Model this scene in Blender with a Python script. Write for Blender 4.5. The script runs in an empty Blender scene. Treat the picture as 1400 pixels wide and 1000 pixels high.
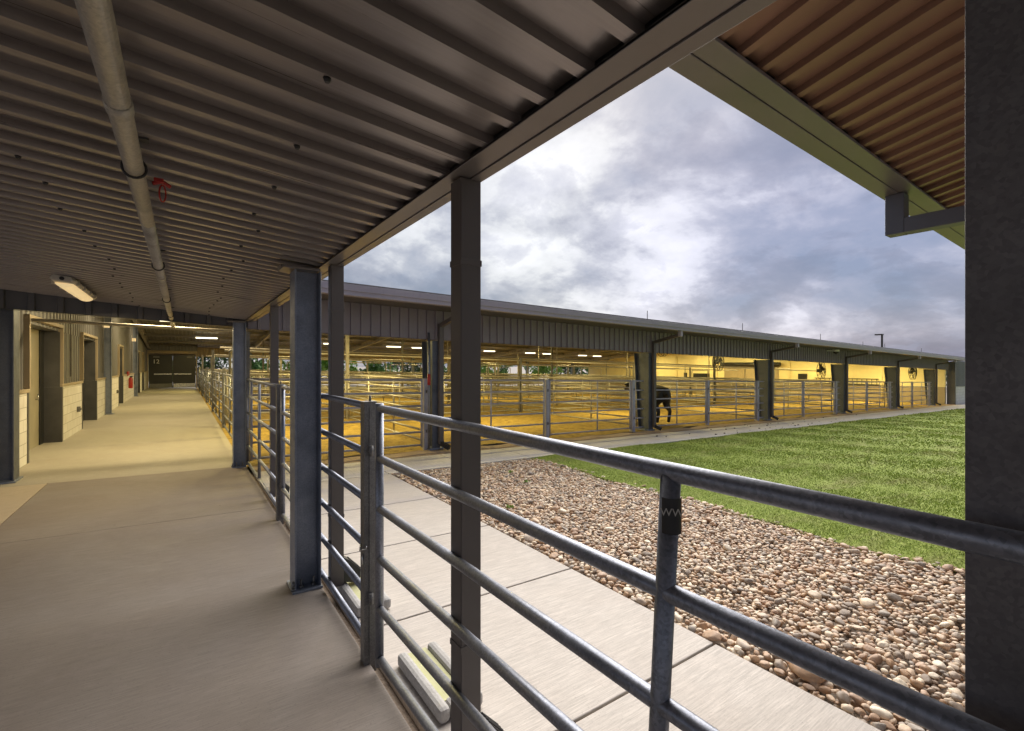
import bpy, math, random
import numpy as np
from mathutils import Vector, Matrix

random.seed(7); rng = np.random.default_rng(7)
R = math.radians
sc = bpy.context.scene
COL = sc.collection
FALL = 0.022
def F(x): return -FALL * x            # the site falls gently to the right (east)

# ------------------------------------------------------------------ camera
cam = bpy.data.cameras.new('camera'); co = bpy.data.objects.new('camera', cam); COL.objects.link(co)
co.location = (0, 0, 1.7); co.rotation_euler = (R(90), 0, -R(35.03))
cam.sensor_width = 36; cam.lens = 36 * 642 / 1400; cam.clip_start = .02; cam.clip_end = 3000
sc.camera = co
sc.view_settings.view_transform = 'Standard'; sc.view_settings.look = 'None'
sc.view_settings.gamma = 1; sc.view_settings.exposure = 0.0

# ------------------------------------------------------------------ node helper
class NT:
    def __init__(s, name):
        s.m = bpy.data.materials.new(name); s.m.use_nodes = True
        s.n = s.m.node_tree.nodes; s.l = s.m.node_tree.links
        s.b = s.n['Principled BSDF']
    def node(s, t, **k):
        n = s.n.new(t)
        for a, v in k.items():
            if a in n.inputs and not hasattr(n, a): n.inputs[a].default_value = v
            else: setattr(n, a, v)
        return n
    def link(s, a, b): s.l.new(a, b)
    def coord(s, scale=(1, 1, 1), kind='Object', rot=(0, 0, 0)):
        t = s.n.new('ShaderNodeTexCoord'); mp = s.n.new('ShaderNodeMapping')
        mp.inputs['Scale'].default_value = scale; mp.inputs['Rotation'].default_value = rot
        if kind == 'World':
            g = s.n.new('ShaderNodeNewGeometry'); s.l.new(g.outputs['Position'], mp.inputs[0])
        else: s.l.new(t.outputs[kind], mp.inputs[0])
        return mp.outputs[0]
    def noise(s, vec, scale=5, detail=4, rough=.55, dist=0):
        n = s.n.new('ShaderNodeTexNoise'); n.inputs['Scale'].default_value = scale
        n.inputs['Detail'].default_value = detail; n.inputs['Roughness'].default_value = rough
        n.inputs['Distortion'].default_value = dist
        s.l.new(vec, n.inputs['Vector']); return n.outputs['Fac']
    def vor(s, vec, scale=5, out='Color', feature='F1'):
        n = s.n.new('ShaderNodeTexVoronoi'); n.feature = feature; n.inputs['Scale'].default_value = scale
        s.l.new(vec, n.inputs['Vector']); return n.outputs[out]
    def ramp(s, fac, stops, interp='LINEAR'):
        n = s.n.new('ShaderNodeValToRGB'); n.color_ramp.interpolation = interp
        e = n.color_ramp.elements
        while len(e) < len(stops): e.new(.5)
        for i, (p, c) in enumerate(stops):
            e[i].position = p
            e[i].color = (c, c, c, 1) if isinstance(c, (int, float)) else (*c, 1)
        s.l.new(fac, n.inputs[0]); return n.outputs[0]
    def mix(s, a, b, fac, mode='MIX'):
        n = s.n.new('ShaderNodeMix'); n.data_type = 'RGBA'; n.blend_type = mode
        for sock, v in ((n.inputs[0], fac), (n.inputs[6], a), (n.inputs[7], b)):
            if isinstance(v, (int, float)): sock.default_value = v
            elif isinstance(v, tuple): sock.default_value = (*v, 1)
            else: s.l.new(v, sock)
        return n.outputs[2]
    def math(s, op, a, b=0.0):
        n = s.n.new('ShaderNodeMath'); n.operation = op
        for i, v in enumerate((a, b)):
            if isinstance(v, (int, float)): n.inputs[i].default_value = v
            else: s.l.new(v, n.inputs[i])
        return n.outputs[0]
    def bump(s, h, strength=.3, dist=.01):
        n = s.n.new('ShaderNodeBump'); n.inputs['Strength'].default_value = strength
        n.inputs['Distance'].default_value = dist
        s.l.new(h, n.inputs['Height']); s.l.new(n.outputs[0], s.b.inputs['Normal'])
    def set(s, col=None, rough=None, metal=None, spec=None):
        for k, v in (('Base Color', col), ('Roughness', rough), ('Metallic', metal), ('Specular IOR Level', spec)):
            if v is None: continue
            if isinstance(v, tuple): s.b.inputs[k].default_value = (*v, 1)
            elif isinstance(v, (int, float)): s.b.inputs[k].default_value = v
            else: s.l.new(v, s.b.inputs[k])
        return s.m

M = {}
def paint(name, col, rough=.45, var=.18, metal=0.0, dirt=.25):
    t = NT(name); v = t.coord(kind='World')
    n1 = t.noise(v, 1.7, 5, .6); n2 = t.noise(v, 40, 3, .6)
    c = t.mix(tuple(x * (1 - var) for x in col), tuple(min(1, x * (1 + var)) for x in col), t.ramp(n1, [(.3, 0), (.7, 1)]))
    vs = t.coord((6, 6, .5), 'World')
    c = t.mix(c, tuple(x * .6 + .02 for x in col), t.ramp(t.noise(vs, 3, 4), [(.55, 0), (.8, dirt)]))
    t.bump(n2, .05, .002)
    M[name] = t.set(c, t.ramp(n1, [(.2, rough - .1), (.8, rough + .12)]), metal)
def galv(name, lo, hi, rough=.42, metal=.75, streak=True):
    t = NT(name); v = t.coord(kind='World')
    sp = t.mix(t.vor(v, 150, 'Color'), t.noise(v, 24, 5, .7), .55); sp2 = t.noise(v, 3.0, 6, .65)
    c = t.mix(lo, hi, t.ramp(sp, [(.25, 0), (.75, 1)]))
    c = t.mix(c, tuple(x * .62 for x in lo), t.ramp(sp2, [(.5, 0), (.72, .75)]))
    if streak:
        vs = t.coord((9, 9, .6), 'World')
        c = t.mix(c, tuple(min(1, x * 1.35) for x in hi), t.ramp(t.noise(vs, 2.2, 5, .7), [(.6, 0), (.75, .55)]))
    t.bump(t.noise(v, 90, 3), .08, .002)
    M[name] = t.set(c, t.ramp(t.noise(v, 8, 4), [(.2, rough - .1), (.8, rough + .15)]), metal)
galv('galv_pipe', (.17, .18, .21), (.30, .315, .37), .42, .75)
galv('galv_post', (.13, .125, .125), (.24, .235, .23), .5, .45)
galv('galv_light', (.36, .355, .41), (.50, .49, .56), .5, .25)
galv('post_dark', (.10, .093, .1), (.165, .155, .16), .5, .3)
galv('galv_barn', (.085, .095, .12), (.14, .155, .19), .5, .4)
galv('galv_col', (.19, .22, .28), (.29, .32, .40), .45, .5)
galv('galv_overhead', (.34, .32, .29), (.52, .48, .42), .5, .5)
paint('trim', (.195, .175, .17), .36, .1, .45, dirt=.15)
paint('trim_dark', (.10, .085, .08), .42, .1)
t = NT('deck'); v = t.coord(kind='World'); vs = t.coord((.6, 30, 1), 'World')
st_ = t.noise(vs, 1.6, 5, .65); n1 = t.noise(v, 1.3, 5, .6)
c = t.mix((.235, .205, .195), (.32, .285, .27), t.ramp(st_, [(.3, 0), (.7, 1)]))
c = t.mix(c, (.16, .135, .12), t.ramp(n1, [(.55, 0), (.8, .45)]))
M['deck'] = t.set(c, t.ramp(st_, [(.25, .24), (.75, .42)]), .5)
paint('deck_brown', (.26, .145, .095), .4, .12, .2)
paint('panel', (.215, .19, .215), .4, .08, dirt=.1)
paint('panel_dark', (.09, .09, .105), .4)
paint('gutter_lilac', (.34, .305, .36), .35, .08)
paint('wall_panel', (.155, .15, .155), .45, .1)
paint('wall_grey', (.2, .2, .22), .45, .1)
paint('roof_metal', (.2, .19, .185), .45)
paint('door_dark', (.02, .0195, .021), .4)
paint('door_tan', (.34, .3, .22), .5)
paint('steel_jamb', (.09, .088, .088), .45, .3, .3)
paint('cream_wall', (.80, .70, .42), .6, .06, dirt=.1)
paint('tan_wall', (.36, .29, .2), .6, .1)
paint('red', (.36, .02, .015), .35)
paint('white', (.72, .71, .68), .4, .05, dirt=.15)
paint('fixture', (.5, .47, .43), .5, .1)
paint('black', (.018, .018, .02), .45)
paint('chrome', (.5, .5, .5), .25, .05, .9)
paint('cowhide', (.012, .011, .012), .55, .3)
paint('dirt_dark', (.12, .08, .05), .9)
paint('bolt', (.2, .2, .2), .4, .1, .7)

# broom-finished concrete: fine lines run across the walk
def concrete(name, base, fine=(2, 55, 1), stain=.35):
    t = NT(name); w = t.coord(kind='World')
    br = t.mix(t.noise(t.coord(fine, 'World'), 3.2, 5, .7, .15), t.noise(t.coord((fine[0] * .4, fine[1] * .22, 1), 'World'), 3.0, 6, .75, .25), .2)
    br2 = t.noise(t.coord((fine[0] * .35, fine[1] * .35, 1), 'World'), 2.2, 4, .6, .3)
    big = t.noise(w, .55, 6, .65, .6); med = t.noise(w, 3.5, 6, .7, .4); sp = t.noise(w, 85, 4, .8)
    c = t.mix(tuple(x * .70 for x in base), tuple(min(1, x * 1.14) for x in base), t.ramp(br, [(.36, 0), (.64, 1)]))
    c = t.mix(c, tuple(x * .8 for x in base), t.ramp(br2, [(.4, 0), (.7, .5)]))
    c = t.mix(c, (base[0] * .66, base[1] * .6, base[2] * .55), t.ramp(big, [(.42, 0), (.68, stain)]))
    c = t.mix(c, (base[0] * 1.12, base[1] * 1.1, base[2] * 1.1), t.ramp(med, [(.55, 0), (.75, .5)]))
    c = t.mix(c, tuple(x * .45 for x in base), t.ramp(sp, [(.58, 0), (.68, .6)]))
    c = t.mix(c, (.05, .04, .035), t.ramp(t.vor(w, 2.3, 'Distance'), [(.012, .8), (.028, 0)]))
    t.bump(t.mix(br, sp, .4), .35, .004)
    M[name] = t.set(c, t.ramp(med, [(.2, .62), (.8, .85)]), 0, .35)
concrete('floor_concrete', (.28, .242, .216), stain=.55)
concrete('side_concrete', (.5, .42, .32), stain=.2)
concrete('barn_concrete', (.42, .385, .32))
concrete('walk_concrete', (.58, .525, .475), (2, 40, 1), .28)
concrete('barn_walk_concrete', (.70, .655, .61), (30, 2, 1), .2)
concrete('splash_concrete', (.48, .465, .45), (20, 20, 20), .6)

t = NT('algae'); v = t.coord(kind='World')
M['algae'] = t.set(t.mix((.42, .42, .16), (.58, .56, .36), t.noise(v, 14, 5)), .7)

# painted concrete block: courses 0.2 m
t = NT('block'); v = t.coord(kind='World')
sep = t.node('ShaderNodeSeparateXYZ'); t.link(v, sep.inputs[0])
cmb = t.node('ShaderNodeCombineXYZ'); t.link(t.math('ADD', sep.outputs[0], sep.outputs[1]), cmb.inputs[0]); t.link(sep.outputs[2], cmb.inputs[1])
bk = t.node('ShaderNodeTexBrick'); t.link(cmb.outputs[0], bk.inputs['Vector'])
bk.inputs['Scale'].default_value = 1; bk.inputs['Brick Width'].default_value = .4; bk.inputs['Row Height'].default_value = .2
bk.inputs['Mortar Size'].default_value = .006; bk.inputs['Mortar Smooth'].default_value = .2
bk.inputs['Color1'].default_value = (.72, .69, .66, 1); bk.inputs['Color2'].default_value = (.66, .63, .6, 1); bk.inputs['Mortar'].default_value = (.38, .35, .32, 1)
c = t.mix(bk.outputs['Color'], (.45, .38, .3), t.ramp(t.noise(v, 2.5, 5), [(.5, 0), (.8, .4)]))
t.bump(t.mix(bk.outputs['Fac'], t.noise(v, 60, 3), .25), -.35, .006)
M['block'] = t.set(c, .7)

t = NT('sand'); v = t.coord(kind='World')
n1 = t.noise(v, .5, 6, .65, .5); n2 = t.noise(v, 5, 6, .7); n3 = t.noise(v, 40, 3)
c = t.mix((.34, .225, .045), (.47, .32, .07), t.ramp(n1, [(.3, 0), (.7, 1)]))
c = t.mix(c, (.12, .07, .02), t.ramp(n2, [(.46, 0), (.66, .85)]))
t.bump(t.mix(n2, n3, .3), .8, .06)
M['sand'] = t.set(c, .9)
t = NT('dirt'); v = t.coord(kind='World')
n1 = t.noise(v, 1.2, 6, .65, .5); n2 = t.noise(v, 14, 6, .7)
c = t.mix((.36, .24, .14), (.50, .38, .26), t.ramp(n1, [(.3, 0), (.7, 1)]))
c = t.mix(c, (.2, .12, .06), t.ramp(n2, [(.55, 0), (.72, .7)]))
t.bump(n2, .6, .03); M['dirt'] = t.set(c, .9)
t = NT('rock_soil'); v = t.coord(kind='World')
t.bump(t.noise(v, 30, 4), .8, .03)
M['rock_soil'] = t.set(t.mix((.16, .12, .09), (.32, .25, .19), t.noise(v, 18, 5)), .9)
t = NT('lawn'); v = t.coord(kind='World')
vv = t.coord((1, 2.6, 1), 'World')
n1 = t.noise(vv, .8, 6, .7, .6); n2 = t.noise(v, 22, 4, .7)
c = t.mix((.205, .275, .042), (.32, .375, .08), t.ramp(n2, [(.3, 0), (.7, 1)]))
c = t.mix(c, (.24, .23, .085), t.ramp(n1, [(.5, 0), (.7, .75)]))
t.bump(n2, .9, .03); M['lawn'] = t.set(c, .85, 0, .2)
t = NT('yard_ground'); v = t.coord(kind='World')  # tan dirt yard, kept neutral so no green bounces onto the steel
M['yard_ground'] = t.set(t.mix((.24, .21, .18), (.34, .30, .26), t.noise(v, .3, 6)), .9)
# grass blades: colour varies by patch of ground and by blade
t = NT('blade'); vv = t.coord((1, 2.6, 1), 'World')
gm = t.node('ShaderNodeNewGeometry')
n1 = t.noise(vv, .8, 6, .7, .6)
c = t.mix((.215, .305, .042), (.37, .435, .09), gm.outputs['Random Per Island'])
c = t.mix(c, (.42, .40, .17), t.ramp(n1, [(.48, 0), (.7, .7)]))
t.b.inputs['Subsurface Weight'].default_value = 0
M['blade'] = t.set(c, .6, 0, .25)

ROCKS_ = [(0, (.30, .20, .15)), (.16, (.42, .31, .24)), (.3, (.19, .15, .13)), (.42, (.50, .41, .34)), (.55, (.27, .165, .105)),
         (.66, (.36, .29, .25)), (.78, (.56, .49, .43)), (.88, (.22, .19, .18)), (.95, (.46, .33, .235))]
ROCKS = [(p, (min(1, c[0] * 1.6 + .03), c[1] * 1.56 + .02, c[2] * 1.38 + .01)) for p, c in ROCKS_]
def rockmat(name, src):
    t = NT(name); v = t.coord(kind='World')
    if src == 'island': f = t.node('ShaderNodeNewGeometry').outputs['Random Per Island']
    else: f = t.node('ShaderNodeObjectInfo').outputs['Random']
    c = t.ramp(f, ROCKS, 'CONSTANT')
    n = t.noise(v, 38, 5, .65)
    c = t.mix(c, t.mix(c, (.1, .07, .05), .6), t.ramp(n, [(.45, 0), (.75, .7)]))
    c = t.mix(c, t.mix(c, (.7, .62, .55), .5), t.ramp(t.noise(v, 16, 4), [(.5, 0), (.75, .6)]))
    t.bump(n, .4, .006)
    M[name] = t.set(c, .55, 0, .4)
rockmat('rock_stuff', 'island'); rockmat('rock_single', 'object')

def leafmat(name, a, b):
    t = NT(name); g = t.node('ShaderNodeNewGeometry')
    M[name] = t.set(t.mix(a, b, g.outputs['Random Per Island']), .6, 0, .3)
leafmat('leaf_bright', (.15, .28, .04), (.28, .44, .08))
leafmat('leaf_mid', (.08, .18, .05), (.17, .31, .08))
leafmat('leaf_dark', (.03, .07, .02), (.08, .13, .04))
t = NT('bark'); v = t.coord((3, 3, .6), 'World')
M['bark'] = t.set(t.mix((.08, .06, .045), (.2, .16, .12), t.noise(v, 6, 5)), .9)
def emis(name, col, s):
    m = bpy.data.materials.new(name); m.use_nodes = True; b = m.node_tree.nodes['Principled BSDF']
    b.inputs['Base Color'].default_value = (*col, 1); b.inputs['Emission Color'].default_value = (*col, 1)
    b.inputs['Emission Strength'].default_value = s; M[name] = m
emis('tube_glow', (1, .9, .62), 1.1)
emis('diffuser_glow', (1, .76, .40), .13)

# ------------------------------------------------------------------ mesh builder
class MB:
    def __init__(s): s.v = []; s.f = []; s.s = []
    def add(s, vs, fs, smooth=False):
        o = len(s.v); s.v += [tuple(p) for p in vs]
        s.f += [tuple(i + o for i in f) for f in fs]; s.s += [smooth] * len(fs)
        return s
    def box(s, x0, x1, y0, y1, z0, z1, fall=False, b=0):
        q = [(x, y, z + (F(x) if fall else 0)) for z in (z0, z1) for y in (y0, y1) for x in (x0, x1)]
        return s.add(q, [(0, 2, 3, 1), (4, 5, 7, 6), (0, 1, 5, 4), (2, 6, 7, 3), (0, 4, 6, 2), (1, 3, 7, 5)])
    def bar(s, a, b, w, h, up=(0, 0, 1)):
        a = Vector(a); b = Vector(b); d = (b - a).normalized(); up = Vector(up)
        r = d.cross(up)
        if r.length < 1e-4: r = d.cross(Vector((1, 0, 0)))
        r.normalize(); u = r.cross(d)
        q = []
        for p in (a, b):
            for j in (-1, 1):
                for i in (-1, 1): q.append(p + r * (i * w / 2) + u * (j * h / 2))
        return s.add(q, [(0, 2, 3, 1), (4, 5, 7, 6), (0, 1, 5, 4), (2, 6, 7, 3), (0, 4, 6, 2), (1, 3, 7, 5)])
    def tube(s, pts, r, n=12, cap=True, radii=None):
        pts = [Vector(p) for p in pts]; N = len(pts); rings = []
        ref = None
        for i, p in enumerate(pts):
            if i == 0: d = pts[1] - p
            elif i == N - 1: d = p - pts[i - 1]
            else: d = (pts[i + 1] - p).normalized() + (p - pts[i - 1]).normalized()
            d.normalize()
            if ref is None:
                ref = Vector((0, 0, 1)) if abs(d.z) < .9 else Vector((1, 0, 0))
            x = d.cross(ref); x.normalize(); y = x.cross(d); ref = y
            rr = radii[i] if radii else r
            rings.append([p + (x * math.cos(2 * math.pi * k / n) + y * math.sin(2 * math.pi * k / n)) * rr for k in range(n)])
        o = len(s.v)
        for ring in rings: s.v += [tuple(q) for q in ring]
        for i in range(N - 1):
            for k in range(n):
                k2 = (k + 1) % n
                s.f.append((o + i * n + k, o + i * n + k2, o + (i + 1) * n + k2, o + (i + 1) * n + k)); s.s.append(True)
        if cap:
            s.f.append(tuple(o + k for k in range(n))[::-1]); s.s.append(False)
            s.f.append(tuple(o + (N - 1) * n + k for k in range(n))); s.s.append(False)
        return s
    def lathe(s, c, prof, n=20, axis='z'):
        o = len(s.v); c = Vector(c)
        for (r, h) in prof:
            for k in range(n):
                a = 2 * math.pi * k / n; x, y = r * math.cos(a), r * math.sin(a)
                s.v.append(tuple(c + Vector({'z': (x, y, h), 'x': (h, x, y), 'y': (x, h, y)}[axis])))
        for i in range(len(prof) - 1):
            for k in range(n):
                k2 = (k + 1) % n
                s.f.append((o + i * n + k, o + i * n + k2, o + (i + 1) * n + k2, o + (i + 1) * n + k)); s.s.append(True)
        s.f.append(tuple(o + k for k in range(n))[::-1]); s.s.append(False)
        m = (len(prof) - 1) * n
        s.f.append(tuple(o + m + k for k in range(n))); s.s.append(False)
        return s
    def sheet(s, fn, us, vs, smooth=False):
        q = [fn(u, v) for u in us for v in vs]; n = len(vs)
        return s.add(q, [(i * n + j, (i + 1) * n + j, (i + 1) * n + j + 1, i * n + j + 1) for i in range(len(us) - 1) for j in range(n - 1)], smooth)
    def mesh(s, name, mat, off=(0, 0, 0)):
        me = bpy.data.meshes.new(name)
        me.from_pydata([(a - off[0], b - off[1], c - off[2]) for a, b, c in s.v], [], s.f)
        me.polygons.foreach_set('use_smooth', s.s); me.materials.append(M[mat]); me.update()
        return me
    def build(s, name, mat, parent=None, bevel=0):
        loc = wloc(parent)
        me = s.mesh(name, mat, loc)
        o = bpy.data.objects.new(name, me); COL.objects.link(o)
        if parent: o.parent = parent
        if bevel:
            b = o.modifiers.new('bevel', 'BEVEL'); b.width = bevel; b.segments = 2; b.limit_method = 'ANGLE'; b.angle_limit = R(40)
        return o
def wloc(o):
    p = Vector((0, 0, 0))
    while o is not None: p += o.location; o = o.parent
    return p
def tag(o, label=None, cat=None, group=None, kind=None):
    if label: o['label'] = label
    if cat: o['category'] = cat
    if group: o['group'] = group
    if kind: o['kind'] = kind
    return o
def thing(name, label, cat, loc, group=None):
    o = bpy.data.objects.new(name, None); COL.objects.link(o); o.location = loc; o.empty_display_size = .2
    return tag(o, label, cat, group)
def centred(mb, name, mat, label, cat, group=None, bevel=0):
    xs = np.array(mb.v); c = xs.mean(0); c[2] = xs[:, 2].min()
    me = mb.mesh(name, mat, tuple(c)); o = bpy.data.objects.new(name, me); COL.objects.link(o); o.location = c
    if bevel:
        b = o.modifiers.new('bevel', 'BEVEL'); b.width = bevel; b.segments = 2; b.limit_method = 'ANGLE'
    return tag(o, label, cat, group)
def struct(mb, name, mat, bevel=0): return tag(mb.build(name, mat, None, bevel), kind='structure')
ORD = ['first', 'second', 'third', 'fourth', 'fifth', 'sixth', 'seventh', 'eighth', 'ninth', 'tenth', 'eleventh', 'twelfth', 'thirteenth', 'fourteenth']

# ------------------------------------------------------------------ setting: ground, slabs, walks
g = MB()
def gz(x): return (F(max(-6, min(90, x)))) - .22
g.sheet(lambda x, y: (x, y, gz(x)), [-900, -60, -6, 20, 45, 90, 300, 1200], [-900, -60, 0, 60, 300, 1200])
struct(g, 'ground', 'yard_ground')
def slabs(x0, x1, ys, gap=.012, top=0.0, thick=.16):
    m = MB()
    for a, b in zip(ys[:-1], ys[1:]): m.box(x0, x1, a + gap / 2, b - gap / 2, top - thick, top, fall=True)
    return m
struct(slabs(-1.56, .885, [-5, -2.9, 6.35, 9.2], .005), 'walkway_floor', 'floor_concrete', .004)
struct(slabs(-5.0, -1.568, [-5, 0.2, 9.2], .008), 'side_slab', 'side_concrete', .004)
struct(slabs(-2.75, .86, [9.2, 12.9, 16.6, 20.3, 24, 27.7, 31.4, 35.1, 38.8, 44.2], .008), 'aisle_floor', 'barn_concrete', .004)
struct(slabs(.955, 2.81, [-4, -2.38, -1.01, .36, 1.73, 3.1, 4.47, 5.84, 7.54], .016, -.03), 'sidewalk', 'walk_concrete', .006)
m = MB()
xs = [.955] + [2.8 + 1.5 * i for i in range(44)]
for a, b in zip(xs[:-1], xs[1:]): m.box(a + .007, b - .007, 7.556, 8.75, -.18, -.03, fall=True)
struct(m, 'barn_path', 'barn_walk_concrete', .006)
m = MB(); m.box(.886, .954, -4, 8.9, -.2, -.075, fall=True); struct(m, 'kerb_gap', 'rock_soil')
m = MB(); m.sheet(lambda x, y: (x, y, F(x) - .085 + .015 * math.sin(x * 3) * math.cos(y * 2.3)), np.linspace(2.81, 6.0, 14), np.linspace(-4, 7.555, 30))
struct(m, 'rock_bed', 'rock_soil')
def lawn_z(x, y): return F(x) - .035 + .018 * math.sin(x * .9 + 1) * math.sin(y * 1.1) + .012 * math.sin(x * 2.7 + y * 2)
def lawn_edge(y): return 5.72 + .07 * math.sin(y * 2.1) + .04 * math.sin(y * 5.3 + 1)
m = MB()
us = list(np.linspace(0, 1, 60) ** 2)
m.sheet(lambda u, y: (lawn_edge(y) + u * 90, y, lawn_z(lawn_edge(y) + u * 90, y)), us, list(np.linspace(-14, 7.54, 44)))
struct(m, 'lawn', 'lawn')
m = MB()
def sz(x, y): return F(x) - .03 + .03 * math.sin(x * 1.7) * math.sin(y * 1.3) + .015 * math.sin(4 * x + y)
m.sheet(lambda x, y: (x, y, sz(x, y)), np.linspace(.862, 43.2, 130), np.linspace(9.3, 44.3, 110), True)
struct(m, 'sand_floor', 'sand')
m = MB(); m.sheet(lambda x, y: (x, y, F(x) - .028 + (.012 * math.sin(x * 5) if y > 8.8 else -.012)), np.linspace(.96, 43.5, 150), [8.752, 8.85, 9.1, 9.31], True)
struct(m, 'dirt_apron', 'dirt')

# ------------------------------------------------------------------ small helper parts
def ibeam(m, x, y, z0, z1, wx, wy, t=.012, z0f=None):
    """W-section: flanges face +-x, web between them"""
    m.box(x - wx / 2, x - wx / 2 + t, y - wy / 2, y + wy / 2, z0, z1)
    m.box(x + wx / 2 - t, x + wx / 2, y - wy / 2, y + wy / 2, z0, z1)
    m.box(x - wx / 2 + t, x + wx / 2 - t, y - t / 2, y + t / 2, z0, z1)
def deck_sheet(m, along, a0, a1, fn, pitch=.165, dep=.031):
    """ribbed steel deck; ribs hang down; fn(side, a, dz) gives the point, side 0..1 across"""
    prof = []; a = a0
    while a < a1:
        prof += [(a, 0), (a + pitch * .66, 0), (a + pitch * .685, -dep), (a + pitch * .92, -dep)]
        a += pitch
    pts = [fn(0, p, d) for p, d in prof] + [fn(1, p, d) for p, d in prof]
    n = len(prof)
    m.add(pts, [(i, i + 1, n + i + 1, n + i) for i in range(n - 1)])

# ------------------------------------------------------------------ walkway canopy
CX, CZ, CS = .88, 2.476, .09
canopy = thing('walkway_canopy', 'brown ribbed metal canopy roof over the concrete walkway', 'canopy', (.88, 2.0, 0))
m = MB()
deck_sheet(m, 'y', -4.0, 9.3, lambda s, y, d: ((.895, y, CZ + .031 + d - .001) if s == 0 else (-5.2, y, CZ + .031 + d + CS * 6.08)))
m.build('deck', 'deck', canopy)
m = MB()
m.sheet(lambda x, y: (x, y, CZ + .11 + CS * (.9 - x)), [1.05, -5.2], [-4, 9.3]); m.build('roof_sheet', 'roof_metal', canopy)
m = MB()
m.box(.872, .958, -4, 9.29, 2.464, 2.474); m.box(.872, .876, -4, 9.29, 2.4635, 2.43 + .045)
m.build('eave_trim', 'trim', canopy, .002)
m = MB(); m.box(.961, 1.012, -4, 9.28, 2.459, 2.60); m.box(.955, .9605, -4, 9.28, 2.4655, 2.468); m.build('gutter', 'trim', canopy, .003)
def canopy_col(y, z1=2.43):
    x = .787; z = F(x)
    m = MB(); ibeam(m, x, y, z, z1, .19, .2, .011); c = m.build('column', 'galv_col', canopy, .003)
    m = MB(); m.box(x - .115, x + .1, y - .13, y + .125, z, z + .016); m.build('base_plate', 'galv_col', c, .002)
    for (dx, dy) in ((-.045, -.07), (.045, -.07), (-.045, .07), (.045, .07), (-.105, -.09)):
        m = MB(); m.tube([(x + dx, y + dy, z + .016), (x + dx, y + dy, z + .085)], .009, 8); m.lathe((x + dx, y + dy, z + .017), [(.019, 0), (.019, .016)], 6)
        m.build('anchor_bolt', 'bolt', c)
    m = MB(); m.box(x - .18, x + .085, y - .12, y + .12, z1 + .001, z1 + .018); m.box(x - .18, x + .08, y - .03, y + .12, z1 + .019, 2.47)
    m.build('bearing_plate', 'trim', c, .003)
for y in (3.94, 9.22, -1.3): canopy_col(y)
def downspout(parent, x, y, w, d, z0, z1, elbow=True, straps=True, mat='trim_dark'):
    m = MB(); m.box(x, x + w, y, y + d, z0 + .03, z1)
    m.box(x + .002, x + .010, y - .0025, y, z0 + .2, z1 - .03)
    ds = m.build('downspout', mat, parent, .004)
    for zz in (z0 + .55, z1 - .35) if straps else ():
        m = MB(); m.box(x - .003, x + w + .003, y - .004, y + d + .003, zz, zz + .025); m.build('strap', 'trim_dark', ds, .001)
    if elbow:
        m = MB()
        pts = [(0, .24), (.05, .205), (.13, .12), (.12, .02), (.0, .05)]
        q = [(x + w + a - .0, yy, z0 + h) for yy in (y + .002, y + d - .002) for a, h in pts]
        n = 5
        m.add(q, [(0, 1, 2, 3, 4), (9, 8, 7, 6, 5)] + [(i, i + 5, (i + 1) % 5 + 5, (i + 1) % 5) for i in range(5)])
        for k in range(4):
            yy = y + d * (.15 + .22 * k); m.bar((x + w + .045, yy, z0 + .214), (x + w + .132, yy, z0 + .122), .006, .008)
        m.build('elbow', 'black', ds, .003)
    return ds
for y in (1.664, 3.68, 6.66): downspout(canopy, .915, y, .094, .086, -.01, 2.4585)
downspout(canopy, .966, .07, .118, .118, -.05, 2.457, straps=False, mat='post_dark')
# screw heads under the deck, part of the deck
m = MB()
for y in np.arange(.4, 9, .474):
    for x in (-.55, .35):
        xx = x + random.uniform(-.04, .04); yy = -4 + .165 * (int((y + 4) / .165) + .78)
        z = CZ + CS * (.88 - xx)
        m.lathe((xx, yy, z - .012), [(.007, 0), (.009, .004), (.012, .012)], 8)
tag(m.build('screw_heads', 'black', canopy), kind='stuff')

# ------------------------------------------------------------------ second canopy (upper right)
wing = thing('wing_canopy', 'higher brown canopy wing with ribbed soffit at the upper right', 'canopy', (4.3, .5, F(4.3)))
WZ, WY, WS = 3.035, 1.07, .21
m = MB()
deck_sheet(m, 'x', .98, 22, lambda s, x, d: (x, WY + .01 if s == 0 else -6, WZ + .045 + F(x) + d + (0 if s == 0 else WS * (WY + 6))), .165)
m.build('deck', 'deck_brown', wing)
m = MB(); m.sheet(lambda x, y: (x, y, WZ + .12 + F(x) + WS * (WY - y)), [.9, 22], [1.2, -6]); m.build('roof_sheet', 'roof_metal', wing)
m = MB(); m.box(.9, 22, 1.165, 1.272, WZ - .012, WZ + .16, True); m.build('gutter', 'trim', wing, .003)
m = MB(); m.box(.9, 22, 1.06, 1.16, WZ - .008, WZ + .01, True); m.box(.9, 22, 1.1595, 1.1655, WZ - .004, WZ, True); m.build('soffit_trim', 'trim', wing, .002)
xd = 4.18
m = MB()
m.box(xd, xd + .11, 1.13, 1.24, WZ - .30 + F(xd), WZ - .013 + F(xd)); m.box(xd, xd + .11, .72, 1.129, WZ - .30 + F(xd), WZ - .195 + F(xd))
m.box(xd, xd + .11, .60, .719, F(xd) + .05, WZ - .195 + F(xd))
m.build('downspout', 'panel_dark', wing, .004)
m = MB(); x = 4.32; ibeam(m, x, .45, F(x), 3.03, .3, .26, .014); m.build('column', 'galv_col', wing, .003)

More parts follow.
